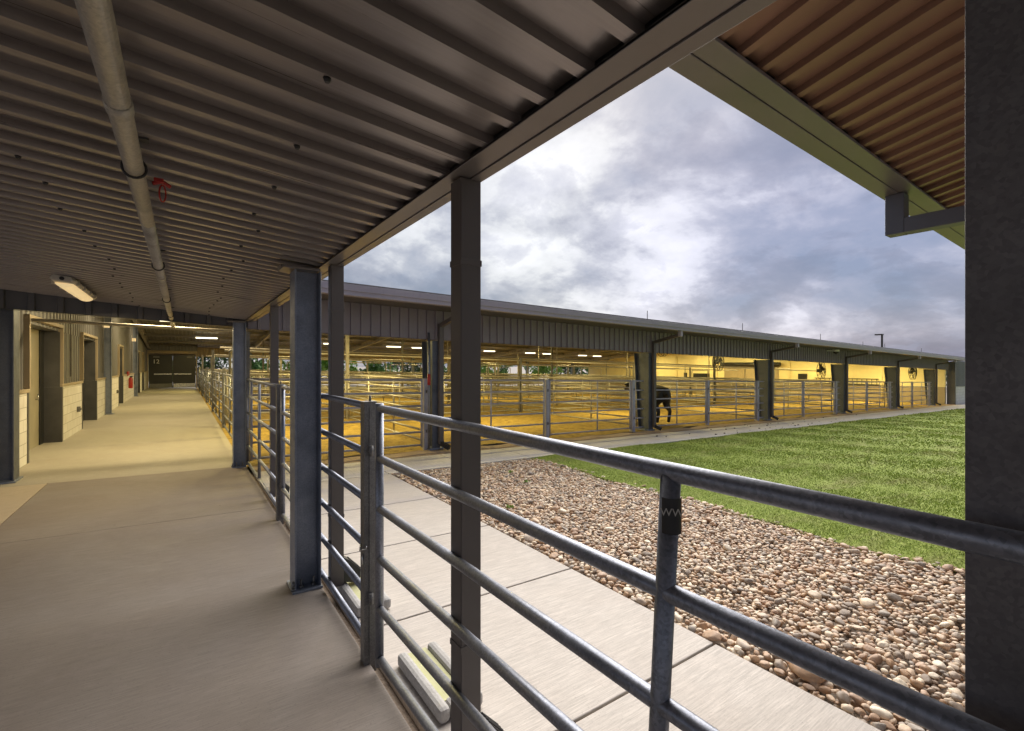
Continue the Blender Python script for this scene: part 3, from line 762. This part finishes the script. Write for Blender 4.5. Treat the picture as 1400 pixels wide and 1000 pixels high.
for i, (y, z) in enumerate(((16.0, 2.16), (18.2, 2.32), (22.5, 2.14), (29.0, 2.2))):
    t = thing('overhead_pipe', f'long overhead pipe running across the barn, {ORD[i]} one back from the front', 'pipe', (20, y, z + F(20)), 'overhead pipes across the pens')
    m = MB(); m.tube([(1.0, y, z + F(1)), (40.2, y, z + F(40.2))], .034, 8); m.build('pipe', 'galv_overhead', t)
    if y == 18.2:
        for x in (1.0, B0, B0 + BP, B0 + 2 * BP, B0 + 3 * BP, B0 + 4 * BP): 
            m = MB(); m.tube([(x + .3, y, F(x)), (x + .3, y, z + F(x))], .03, 8); m.build('leg', 'galv_overhead', t)
for i, (x, y, w) in enumerate(((3.0, 22.6, 1.8), (8.2, 29.1, 2.4), (6.0, 36.1, 2.2), (13.5, 36.1, 2.6), (17.0, 29.1, 2.2), (22.5, 36.1, 2.6), (14.2, 22.6, 2.2), (27.5, 29.1, 2.4), (33.5, 22.6, 2.2))):
    t = thing('gate_arch', f'tall pipe arch in the pens, {ORD[i]} of them counted from the aisle', 'frame', (x, y, F(x)), 'tall pipe arches over the pen gates')
    z = F(x); m = MB(); m.tube([(x, y, z), (x, y, z + 2.0), (x + .05, y, z + 2.05), (x + w - .05, y, z + 2.05), (x + w, y, z + 2.0), (x + w, y, z)], .032, 8)
    m.build('arch_pipe', 'galv_overhead', t)
for i, (x, y) in enumerate(((6.8, 14.0), (10.3, 20.0), (15.8, 18.5), (20.5, 26.0), (24.2, 19.6), (29.2, 18.4), (35.6, 17.5))):
    t = thing('drop_pole', f'slim pole hanging from the barn roof, {ORD[i]} from the aisle', 'pole', (x, y, F(x)), 'slim poles between floor and barn roof')
    m = MB(); m.tube([(x, y, F(x)), (x, y, roof_z(x, y) - .02)], .028, 8); m.build('pole', 'galv_overhead', t)
    m = MB(); m.box(x - .08, x + .08, y - .08, y + .08, F(x), F(x) + .02); m.build('foot', 'galv_post', t)

# ------------------------------------------------------------------ barn strip lights
def strip(x, y, z, label, power, col=WARM, group='strip lights under the barn roof'):
    t = thing('strip_light', label, 'light', (x, y, z), group)
    m = MB(); m.box(x - .62, x + .62, y - .07, y + .07, z + .03, z + .09); m.build('housing', 'fixture', t)
    m = MB(); m.tube([(x - .6, y, z), (x + .6, y, z)], .045, 10); m.build('tube', 'tube_glow', t)
    m = MB()
    for s_ in (-.5, .5): m.tube([(x + s_, y, z + .09), (x + s_, y, roof_z(x, y) - .01)], .006, 6)
    m.build('hanger', 'galv_post', t)
    lamp(t, (x, y, z - .09), power, 1.2, .16, col)
k = 0
for i, x in enumerate((1.3, 7.2, 9.3, 14.2, 16.4, 21.3, 23.5, 28.3, 30.5, 35.4, 37.6)):
    strip(x, 37.2, roof_z(x, 37.2) - .24, f'glowing strip light in the rear row under the barn roof, {ORD[i]} from the aisle', 42)
for i, x in enumerate((3.0, 8.1, 15.2, 22.4, 29.5, 36.7)):
    strip(x, 13.5, roof_z(x, 13.5) - .24, f'strip light in the front row under the barn roof, {ORD[i]} from the aisle', 75)
    strip(x, 24.5, roof_z(x, 24.5) - .24, f'strip light in the middle row under the barn roof, {ORD[i]} from the aisle', 85)
for i, y in enumerate((11.5, 17.5, 24, 31)):
    strip(-.4, y, roof_z(-.4, y) - .24, f'strip light over the aisle, {ORD[i]} from the canopy', 34, (1, .8, .44))

for i, y in enumerate((12.5, 17.5, 22.5, 27.5, 33)):  # extra row added out of view to brighten the cream end wall
    strip(40.6, y, roof_z(40.6, y) - .3, f'unseen strip light added to brighten the cream end wall, {ORD[i]} from the barn front', 75)
# ------------------------------------------------------------------ basket fans
def fan(x, y, z, i):
    t = thing('basket_fan', ['round cage fan hanging left of the second barn column gap', 'round cage fan hung high in front of the roll up door', 'round cage fan hung before the bright cream wall', 'round cage fan nearest the right end of the barn'][i], 'fan', (x, y, z), 'round cage fans in the barn')
    r = .5; m = MB()
    for rr, d in ((r, -.1), (r, .1), (r * .66, -.16), (r * .33, -.18), (r * .66, .16)):
        m.tube([(x + rr * math.cos(a) * .8, y + d + rr * math.cos(a) * .0, z + rr * math.sin(a)) for a in np.linspace(0, 2 * math.pi, 25)], .012, 6)
    for k in range(14):
        a = k * math.pi / 7; m.tube([(x, y - .18, z), (x + r * .66 * .8 * math.cos(a), y - .16, z + r * .66 * math.sin(a)), (x + r * .8 * math.cos(a), y - .1, z + r * math.sin(a)), (x + r * .8 * math.cos(a), y + .1, z + r * math.sin(a))], .008, 5)
    m.build('cage', 'black', t)
    m = MB()
    for k in range(4):
        a = k * math.pi / 2 + .4; c, s_ = math.cos(a), math.sin(a)
        q = [(x + (c * u - s_ * v) * .8, y + w, z + s_ * u + c * v) for u, v, w in ((.08, -.06, -.03), (.44, -.14, -.06), (.46, .1, .04), (.08, .05, .03))]
        q += [(p[0], p[1] + .012, p[2]) for p in q]
        m.add(q, [(0, 1, 2, 3), (7, 6, 5, 4), (0, 4, 5, 1), (1, 5, 6, 2), (2, 6, 7, 3), (3, 7, 4, 0)])
    m.build('blades', 'door_dark', t)
    m = MB(); m.lathe((x, y - .02, z), [(.1, 0), (.12, .05), (.1, .25)], 12, 'y'); m.build('motor', 'black', t)
    m = MB(); m.tube([(x, y + .1, z), (x, y + .12, roof_z(x, y) - .02)], .03, 8); m.build('mount_pole', 'door_dark', t)
# (u, v) of each fan centre in the photograph's proportions, at a chosen depth
def ray(u, v, Y):
    tt = u - 700; dx, dy, dz = 368.5 + .819 * tt, 525.8 - .574 * tt, 500 - v
    return dx / dy * Y, Y, 1.7 + dz / dy * Y
for i, (u, v, Y) in enumerate(((906, 474, 15.0), (982, 495, 14.5), (1123, 507, 13.0), (1248, 509, 10.6))):
    x, y, z = ray(u, v, Y); fan(x, y, z, i)
# security camera under the eave
sx, sy, sz_ = ray(1143, 481, 8.9)
sc_t = thing('security_camera', 'small dome camera under the barn eave', 'camera', (sx, sy, sz_))
m = MB(); m.lathe((sx, sy, sz_), [(.02, -.12), (.1, -.06), (.12, 0)], 14); m.build('dome', 'black', sc_t)
m = MB(); m.lathe((sx, sy, sz_ + .001), [(.13, 0), (.13, .09)], 14); m.box(sx - .03, sx + .03, sy, BY - .07, sz_ + .02, sz_ + .07); m.build('bracket', 'white', sc_t)

# ------------------------------------------------------------------ black cow
def cow(cx, cy):
    t = thing('cow', 'black cow standing in the pen behind the second barn column', 'cow', (cx, cy, F(cx)))
    V = []; E = []; Rr = []
    def v(p, r, par=None):
        V.append(p); Rr.append(r if isinstance(r, tuple) else (r, r))
        if par is not None: E.append((par, len(V) - 1))
        return len(V) - 1
    pel = v((.72, 0, 1.06), (.27, .27)); ru = v((.92, 0, 1.0), (.17, .2), pel)
    loin = v((.36, 0, 1.0), (.30, .30), pel); bel = v((0, 0, .95), (.33, .36), loin)
    ch = v((-.36, 0, .96), (.29, .36), bel); sh = v((-.62, 0, 1.04), (.20, .28), ch)
    n1 = v((-.86, 0, 1.13), (.12, .17), sh); n2 = v((-1.04, 0, 1.19), (.10, .13), n1)
    h1 = v((-1.16, 0, 1.2), (.105, .12), n2); h2 = v((-1.32, 0, 1.1), (.075, .085), h1); h3 = v((-1.44, 0, 1.02), (.06, .06), h2)
    for s_ in (-1, 1):
        e = v((-1.12, .13 * s_, 1.25), .045, h1); v((-1.11, .25 * s_, 1.23), .022, e)
        a = v((-.5, .17 * s_, .72), (.10, .11), ch); k1 = v((-.5 + .02 * s_, .17 * s_, .42), .06, a); k2 = v((-.5 + .05 * s_, .17 * s_, .1), .042, k1); v((-.53 + .05 * s_, .17 * s_, .03), .055, k2)
        a = v((.72, .18 * s_, .76), (.13, .15), pel); b = v((.62 + .05 * s_, .19 * s_, .58), .11, a); hk = v((.82 + .06 * s_, .18 * s_, .42), .066, b); c = v((.76 + .06 * s_, .18 * s_, .1), .052, hk); v((.73 + .06 * s_, .18 * s_, .03), .055, c)
    t1 = v((1.03, 0, .98), .04, ru); t2 = v((1.07, 0, .7), .022, t1); v((1.07, 0, .42), .035, t2)
    me = bpy.data.meshes.new('body'); me.from_pydata(V, E, []); me.materials.append(M['cowhide'])
    o = bpy.data.objects.new('body', me); COL.objects.link(o); o.parent = t
    sk = o.modifiers.new('skin', 'SKIN'); sk.use_smooth_shade = True
    for i, r in enumerate(Rr): me.skin_vertices[0].data[i].radius = r
    me.skin_vertices[0].data[0].use_root = True
    su = o.modifiers.new('sub', 'SUBSURF'); su.levels = 2; su.render_levels = 2
    dg = bpy.context.evaluated_depsgraph_get(); m2 = bpy.data.meshes.new_from_object(o.evaluated_get(dg))
    o.modifiers.clear(); o.data = m2; m2.materials.clear(); m2.materials.append(M['cowhide'])
    m2.polygons.foreach_set('use_smooth', [True] * len(m2.polygons))
    t.scale = (.85, 1.2, 1.05); t.rotation_euler = (0, 0, R(-96))
cow(13.62, 10.9)

# ------------------------------------------------------------------ splash blocks by the sidewalk
def splash(x, y, L, label):
    W = .25; z = F(x) - .03; t = thing('splash_block', label, 'splash block', (x + W / 2, y + L / 2, z), 'concrete splash blocks below the downspouts')
    m = MB()
    def roundbar(a, b, r=.035): m.tube([a, b], r, 12)
    m.box(x + .03, x + W - .03, y + .03, y + L, z, z + .045); m.box(x, x + .062, y, y + L, z, z + .075); m.box(x + W - .062, x + W, y, y + L, z, z + .075); m.box(x + .063, x + W - .063, y, y + .085, z, z + .074)
    m.build('block_body', 'splash_concrete', t, .022)
    m = MB(); m.box(x + .067, x + W - .067, y + .09, y + L - .004, z + .046, z + .05); m.build('stained_trough', 'algae', t)
splash(1.02, 2.06, .57, 'white concrete splash block with green stain beside the nearest gate')
splash(.985, 3.27, .58, 'white concrete splash block behind the dark square gate post')

# ------------------------------------------------------------------ rocks
def icos():
    p = (1 + 5 ** .5) / 2
    v = np.array([(-1, p, 0), (1, p, 0), (-1, -p, 0), (1, -p, 0), (0, -1, p), (0, 1, p), (0, -1, -p), (0, 1, -p), (p, 0, -1), (p, 0, 1), (-p, 0, -1), (-p, 0, 1)], float)
    v /= np.linalg.norm(v[0])
    f = [(0, 11, 5), (0, 5, 1), (0, 1, 7), (0, 7, 10), (0, 10, 11), (1, 5, 9), (5, 11, 4), (11, 10, 2), (10, 7, 6), (7, 1, 8), (3, 9, 4), (3, 4, 2), (3, 2, 6), (3, 6, 8), (3, 8, 9), (4, 9, 5), (2, 4, 11), (6, 2, 10), (8, 6, 7), (9, 8, 1)]
    return v, f
def subdiv(v, f):
    v = [tuple(x) for x in v]; cache = {}; out = []
    def mid(a, b):
        k = (min(a, b), max(a, b))
        if k not in cache:
            p = np.array(v[a]) + np.array(v[b]); p /= np.linalg.norm(p); v.append(tuple(p)); cache[k] = len(v) - 1
        return cache[k]
    for a, b, c in f:
        x, y, z = mid(a, b), mid(b, c), mid(c, a); out += [(a, x, z), (b, y, x), (c, z, y), (x, y, z)]
    return np.array(v), out
v0, f0 = icos(); v1, f1 = subdiv(v0, f0); v2, f2 = subdiv(v1, f1)
def rockshape(base):
    d = base.copy()
    for k in range(7):
        n = rng.normal(size=3); n /= np.linalg.norm(n); s = rng.uniform(.5, .92)
        h = d @ n; d = d - np.outer(np.maximum(h - s, 0) * .8, n)
    return d * (1 + rng.uniform(-.05, .05, (len(d), 1)))
cand = []
n_r = 0
grid = {}
for i in range(90000):
    x = rng.uniform(2.84, 5.85); y = rng.uniform(-.8, 7.5)
    if x > lawn_edge(y) + rng.normal() * .05: continue
    edge = (x - 2.81) < .28
    rad = float(np.clip(rng.lognormal(math.log(.0205), .32), .011, .055)) * (1.35 if edge and rng.random() < .5 else 1)
    gx, gy = int(x / .1), int(y / .1); ok = True
    for a in (-1, 0, 1):
        for b in (-1, 0, 1):
            for (qx, qy, qr) in grid.get((gx + a, gy + b), ()):
                if (qx - x) ** 2 + (qy - y) ** 2 < (.82 * (qr + rad)) ** 2: ok = False; break
            if not ok: break
        if not ok: break
    if not ok: continue
    grid.setdefault((gx, gy), []).append((x, y, rad)); cand.append((x, y, rad))
def rockxf(r):
    a = rng.uniform(0, 6.28); e = rng.uniform(.75, 1.3); c, s = math.cos(a), math.sin(a)
    ti = rng.normal(0, .3); tc, ts = math.cos(ti), math.sin(ti)
    S = np.diag([r * e * 1.12, r / e * 1.12, r * rng.uniform(.55, .85)])
    Rz = np.array([[c, -s, 0], [s, c, 0], [0, 0, 1]]); Rx = np.array([[1, 0, 0], [0, tc, -ts], [0, ts, tc]])
    return Rz @ Rx @ S
def viewsize(c):
    x, y, r = c; dep = x * .574 + y * .819
    lat = (x * .819 - y * .574) / max(dep, .1)
    return (r / dep if abs(lat) < 1.0 and dep > .6 else 0)
cand.sort(key=viewsize, reverse=True)
single, rest = cand[:270], cand[270:]
shapes = []
for i in range(12):
    me = bpy.data.meshes.new('river_rock')
    me.from_pydata([tuple(p) for p in rockshape(v2)], [], f2); me.polygons.foreach_set('use_smooth', [True] * len(f2)); me.materials.append(M['rock_single']); shapes.append(me)
def rock_obj(x, y, r, label, group, me, flat=None):
    o = bpy.data.objects.new('river_rock', me); COL.objects.link(o)
    A = rockxf(r); mw = Matrix([[*A[0], x], [*A[1], y], [*A[2], F(x) - .045 + r * .42], [0, 0, 0, 1]]); o.matrix_world = mw
    return tag(o, label, 'rock', group)
for i, (x, y, r) in enumerate(single):
    rock_obj(x, y, r, 'rounded brown or tan river rock lying in the nearest part of the rock bed', 'river rocks nearest the walkway', shapes[i % 12])
bxr, byr, _ = 2.97, 1.24, 0
rock_obj(bxr, byr, .085, 'largest pale grey boulder at the edge of the sidewalk', None, shapes[3])
# the remaining thousands as one object
VS = []; FS = []; off = 0; fa = np.array(f1)
protos = [rockshape(v1) for _ in range(24)]
for (x, y, r) in rest:
    P = protos[rng.integers(24)] @ rockxf(r).T + np.array([x, y, F(x) - .05 + r * .4]); VS.append(P); FS.append(fa + off); off += len(P)
# a second layer that fills the gaps between the first
for i in range(5200):
    x = rng.uniform(2.83, 5.8); y = rng.uniform(-.8, 7.52)
    if x > lawn_edge(y) + .05: continue
    r = rng.uniform(.014, .03)
    P = protos[rng.integers(24)] @ rockxf(r).T + np.array([x, y, F(x) - .07 + r * .3]); VS.append(P); FS.append(fa + off); off += len(P)
def fastmesh(name, V, Fc, mat, smooth=True):
    me = bpy.data.meshes.new(name); n = Fc.shape[1]
    me.vertices.add(len(V)); me.vertices.foreach_set('co', V.astype(np.float32).ravel())
    me.loops.add(Fc.size); me.loops.foreach_set('vertex_index', Fc.astype(np.int32).ravel())
    me.polygons.add(len(Fc)); me.polygons.foreach_set('loop_start', np.arange(0, Fc.size, n, dtype=np.int32))
    me.polygons.foreach_set('use_smooth', np.full(len(Fc), smooth)); me.materials.append(M[mat]); me.update(calc_edges=True); me.validate()
    o = bpy.data.objects.new(name, me); COL.objects.link(o); return o
o = fastmesh('river_gravel', np.concatenate(VS), np.concatenate(FS), 'rock_stuff')
tag(o, 'bed of mixed brown and tan river gravel beside the sidewalk', 'gravel', kind='stuff')

# ------------------------------------------------------------------ grass
def blades(n, xf, yf, h, w, mat_w=1):
    x = xf; y = yf
    z = F(0) - FALL * x - .04 + .018 * np.sin(x * .9 + 1) * np.sin(y * 1.1) + .012 * np.sin(x * 2.7 + y * 2)
    a = rng.uniform(0, 2 * np.pi, n); hh = h * rng.uniform(.55, 1.25, n); ww = w * rng.uniform(.7, 1.3, n)
    lx, ly = rng.normal(0, .8, n) * hh, rng.normal(0, .8, n) * hh
    b = np.stack([x, y, z], 1); d = np.stack([np.cos(a) * ww, np.sin(a) * ww, np.zeros(n)], 1)
    tip = b + np.stack([lx, ly, hh], 1)
    return np.stack([b - d, b + d, tip], 1).reshape(-1, 3)
parts = []
for (x0, x1, dens, h, w) in ((5.4, 7.5, 5200, .026, .0032), (7.5, 10.5, 2600, .03, .0055), (10.5, 15, 1100, .034, .0095), (15, 24, 420, .038, .017), (24, 44, 130, .04, .032)):
    area = (x1 - x0) * 8.5; n = int(area * dens)
    x = rng.uniform(x0, x1, n); y = rng.uniform(-1, 7.53, n)
    keep = (y > x / 5.6 - .9) & (x > 5.72 + .07 * np.sin(y * 2.1) + .04 * np.sin(y * 5.3 + 1) + rng.normal(0, .075, n) - .03)
    x, y = x[keep], y[keep]; parts.append(blades(len(x), x, y, h, w))
V = np.concatenate(parts); o = fastmesh('grass', V, np.arange(len(V)).reshape(-1, 3), 'blade', False)
tag(o, 'short green lawn grass with straw coloured patches', 'grass', kind='stuff')
# stray weeds among the rocks
wl = []
for i, (x, y) in enumerate(((3.4, 4.9), (4.4, 5.9), (4.6, 6.6))):
    m = MB()
    for k in range(16):
        a = random.uniform(0, 6.28); l = random.uniform(.02, .055); s_ = random.uniform(.2, .8)
        p = Vector((x + random.gauss(0, .02), y + random.gauss(0, .02), F(x) - .03)); q = p + Vector((math.cos(a) * l * s_, math.sin(a) * l * s_, l)); w = Vector((-math.sin(a), math.cos(a), 0)) * .006
        m.add([p - w, p + w, (p + q) / 2 + w * 1.5, q, (p + q) / 2 - w * 1.5], [(0, 1, 2, 3, 4)])
    centred(m, 'weed', 'leaf_bright', f'small green weed sprouting among the rocks, {ORD[i]} from the walkway end', 'weed', 'weeds among the rocks')

m = MB()
for k in range(45):
    x = random.gauss(17, 3.2); y = random.uniform(7.7, 8.9); r_ = random.uniform(.012, .032)
    P = rockshape(v1) @ np.diag([r_ * 1.3, r_, r_ * .5]); m.add([(x + p[0], y + p[1], F(x) - .028 + r_ * .3 + p[2]) for p in P], f1, True)
tag(m.build('dirt_clods', 'dirt_dark'), 'scattered dark dirt clods on the concrete path by the barn', 'dirt', kind='stuff')
# ------------------------------------------------------------------ trees
def tree_proto(h, w, mat, nleaf, seed):
    rg = np.random.default_rng(seed); m = MB()
    m.tube([(0, 0, -.3), (.06, .02, h * .3), (-.04, .05, h * .6), (0, 0, h * .85)], .1, 8, radii=[.022 * h, .017 * h, .011 * h, .004 * h])
    for k in range(9):
        a = rg.uniform(0, 6.28); z = h * rg.uniform(.2, .7); L = w * rg.uniform(.25, .45)
        m.tube([(0, 0, z), (math.cos(a) * L * .5, math.sin(a) * L * .5, z + L * .3), (math.cos(a) * L, math.sin(a) * L, z + L * .7)], .03, 6, radii=[.008 * h, .006 * h, .002 * h])
    tr = m.mesh('trunk', 'bark')
    cl = []
    for k in range(34):
        a = rg.uniform(0, 6.28); zz = rg.uniform(.12, .97); rr = w / 2 * math.sqrt(max(.03, 1 - (2 * zz - .95) ** 2)) * rg.uniform(.3, 1.0)
        cl.append((rr * math.cos(a), rr * math.sin(a), zz * h, w * rg.uniform(.10, .2)))
    V = []
    for i in range(nleaf):
        c = cl[rg.integers(len(cl))]; d = rg.normal(size=3); d /= np.linalg.norm(d); p = np.array(c[:3]) + d * c[3] * rg.uniform(.4, 1.1) * np.array([1, 1, .8])
        u = rg.normal(size=3); u /= np.linalg.norm(u); vv = np.cross(u, rg.normal(size=3)); vv /= np.linalg.norm(vv); s = rg.uniform(.07, .15) * h / 5
        V += [p - u * s - vv * s * .6, p + u * s - vv * s * .6, p + u * s * .7 + vv * s * .6, p - u * s * .7 + vv * s * .6]
    me = bpy.data.meshes.new('crown'); V = np.array(V)
    me.from_pydata([tuple(p) for p in V], [], [tuple(range(4 * i, 4 * i + 4)) for i in range(nleaf)]); me.materials.append(M[mat])
    return tr, me
tp = [tree_proto(6.5, 5.5, 'leaf_bright', 3200, 1), tree_proto(7.5, 6, 'leaf_mid', 3200, 2), tree_proto(5.5, 5.5, 'leaf_dark', 3200, 3)]
def tree(x, y, k, label, s=1.0, group='trees behind the barn'):
    t = thing('broadleaf_tree', label, 'tree', (x, y, gz(x)), group)
    kid('trunk', tp[k][0], t); kid('crown', tp[k][1], t); t.rotation_euler = (0, 0, random.uniform(0, 6.28)); t.scale = (s, s, s)
KN = ['bright green', 'mid green', 'dark green']
tx = [-1.5, 2.5, 6.4, 10.2, 14.4, 18, 22.5, 27, 31.5, 36.5, 42, 48, 55]
for i, x in enumerate(tx):
    k = (1, 2, 1, 0, 0, 1, 2, 1, 0, 1, 0, 2, 1)[i]
    tree(x, 52 + (i * 37 % 5) * 1.1, k, f'{KN[k]} leafy tree seen under the rear barn roof, {ORD[i]} from the aisle', .8 + .1 * (i % 3))
for i, (x, y) in enumerate(((100, 19), (107, 23), (96, 22.5))): tree(x, y, 2, f'dark distant tree above the roof at the far right, {ORD[i]} of three', .62, 'distant trees at the far right')
# site lamp post beyond the barn
lx, ly = ray(1206, 470, 17)[:2]
lp = thing('lamp_post', 'dark square head lamp post rising beyond the barn roof', 'lamp post', (lx, ly, gz(lx)))
m = MB(); m.box(lx - .07, lx + .07, ly - .07, ly + .07, gz(lx), 4.7); m.build('pole', 'black', lp)
m = MB(); m.box(lx - .2, lx + .2, ly - .08, ly + .55, 4.701, 4.82); m.build('lamp_head', 'black', lp)

# ------------------------------------------------------------------ sky and sun
SUN_EL, SUN_AZ = R(42), math.atan2(532, 411)     # azimuth clockwise from +Y
w = bpy.data.worlds.new('World'); sc.world = w; w.use_nodes = True
n = w.node_tree.nodes; l = w.node_tree.links; bg = n['Background']
sky = n.new('ShaderNodeTexSky'); sky.sky_type = 'NISHITA'; sky.sun_disc = False; sky.sun_elevation = SUN_EL; sky.sun_rotation = SUN_AZ
sky.air_density = 1.2; sky.dust_density = 1.5
tc = n.new('ShaderNodeTexCoord'); sp = n.new('ShaderNodeSeparateXYZ'); l.new(tc.outputs['Generated'], sp.inputs[0])
def wm(op, a, b=0.0):
    q = n.new('ShaderNodeMath'); q.operation = op
    for i, v_ in enumerate((a, b)):
        if isinstance(v_, (int, float)): q.inputs[i].default_value = v_
        else: l.new(v_, q.inputs[i])
    return q.outputs[0]
zz = wm('ADD', wm('MAXIMUM', sp.outputs[2], 0.0), .38)
cb = n.new('ShaderNodeCombineXYZ'); l.new(wm('DIVIDE', sp.outputs[0], zz), cb.inputs[0]); l.new(wm('DIVIDE', sp.outputs[1], zz), cb.inputs[1])
def wnoise(scale, detail, rough, dist, off):
    mp = n.new('ShaderNodeMapping'); mp.inputs['Location'].default_value = off; l.new(cb.outputs[0], mp.inputs[0])
    q = n.new('ShaderNodeTexNoise'); q.inputs['Scale'].default_value = scale; q.inputs['Detail'].default_value = detail; q.inputs['Roughness'].default_value = rough; q.inputs['Distortion'].default_value = dist
    l.new(mp.outputs[0], q.inputs['Vector']); return q.outputs['Fac']
def wramp(fac, stops):
    q = n.new('ShaderNodeValToRGB'); e = q.color_ramp.elements
    while len(e) < len(stops): e.new(.5)
    for i, (p, c) in enumerate(stops): e[i].position = p; e[i].color = (c, c, c, 1) if isinstance(c, (int, float)) else (*c, 1)
    l.new(fac, q.inputs[0]); return q.outputs[0]
def wmix(a, b, f, mode='MIX'):
    q = n.new('ShaderNodeMix'); q.data_type = 'RGBA'; q.blend_type = mode
    for s_, v_ in ((q.inputs[0], f), (q.inputs[6], a), (q.inputs[7], b)):
        if isinstance(v_, (int, float)): s_.default_value = v_
        elif isinstance(v_, tuple): s_.default_value = (*v_, 1)
        else: l.new(v_, s_)
    return q.outputs[2]
# brightening around the veiled sun
gd = Vector((500, 440, 150)).normalized()
dt = n.new('ShaderNodeVectorMath'); dt.operation = 'DOT_PRODUCT'; dt.inputs[1].default_value = gd; l.new(tc.outputs['Generated'], dt.inputs[0])
glow = wramp(dt.outputs['Value'], [(.86, 0), (.985, 1)])
def lobe(v_, a, b):          # a heavier bank of cloud in one part of the sky
    q = n.new('ShaderNodeVectorMath'); q.operation = 'DOT_PRODUCT'; q.inputs[1].default_value = Vector(v_).normalized(); l.new(tc.outputs['Generated'], q.inputs[0])
    return wramp(q.outputs['Value'], [(a, 0), (b, 1)])
bank = wm('ADD', lobe((610, 360, 350), .93, .995), lobe((734, 270, 150), .955, .997))
n1 = wnoise(1.25, 10, .56, .25, (4.9, 12.4, 6)); n2 = wnoise(2.6, 9, .6, .2, (12.4, 4.9, 15))
dens = wm('ADD', wm('MULTIPLY', n1, .66), wm('MULTIPLY', n2, .34))
dens2 = wm('ADD', wm('SUBTRACT', dens, wm('MULTIPLY', glow, .075)), wm('MULTIPLY', bank, .07))
K = 5.0
cloud = wramp(dens2, [(.36, (.90, .90, .90)), (.41, (.74, .745, .75)), (.452, (.46, .47, .525)), (.50, (.29, .32, .41)), (.57, (.18, .235, .345))])
n3 = wnoise(3.4, 9, .58, .25, (4.4, .8, 5)); n4 = wnoise(7.5, 8, .6, .2, (1, 1, 8))
wisp = wramp(wm('ADD', wm('MULTIPLY', n3, .8), wm('MULTIPLY', n4, .2)), [(.49, 0), (.53, .55), (.60, .95)])
cloud = wmix(cloud, wmix(cloud, (.56, .57, .66), .75, 'MULTIPLY'), wisp)
cloud = wmix(cloud, wmix(cloud, (.90, .89, 1.06), 1.0, 'MULTIPLY'), lobe((734, 270, 60), .86, .99))
cl10 = wmix(cloud, (K * .95, K * .95, K * .97), 1.0, 'MULTIPLY')
fin = wmix(sky.outputs[0], cl10, .9)
l.new(fin, bg.inputs['Color']); bg.inputs['Strength'].default_value = .05
sl = bpy.data.lights.new('sun', 'SUN'); sl.energy = 1.5; sl.angle = R(65); sl.color = (1, .95, .88)
so = bpy.data.objects.new('sun', sl); COL.objects.link(so)
dirv = Vector((math.sin(SUN_AZ) * math.cos(SUN_EL), math.cos(SUN_AZ) * math.cos(SUN_EL), math.sin(SUN_EL)))
so.rotation_euler = (-dirv).to_track_quat('-Z', 'Y').to_euler()
sc.view_settings.exposure = 2.08
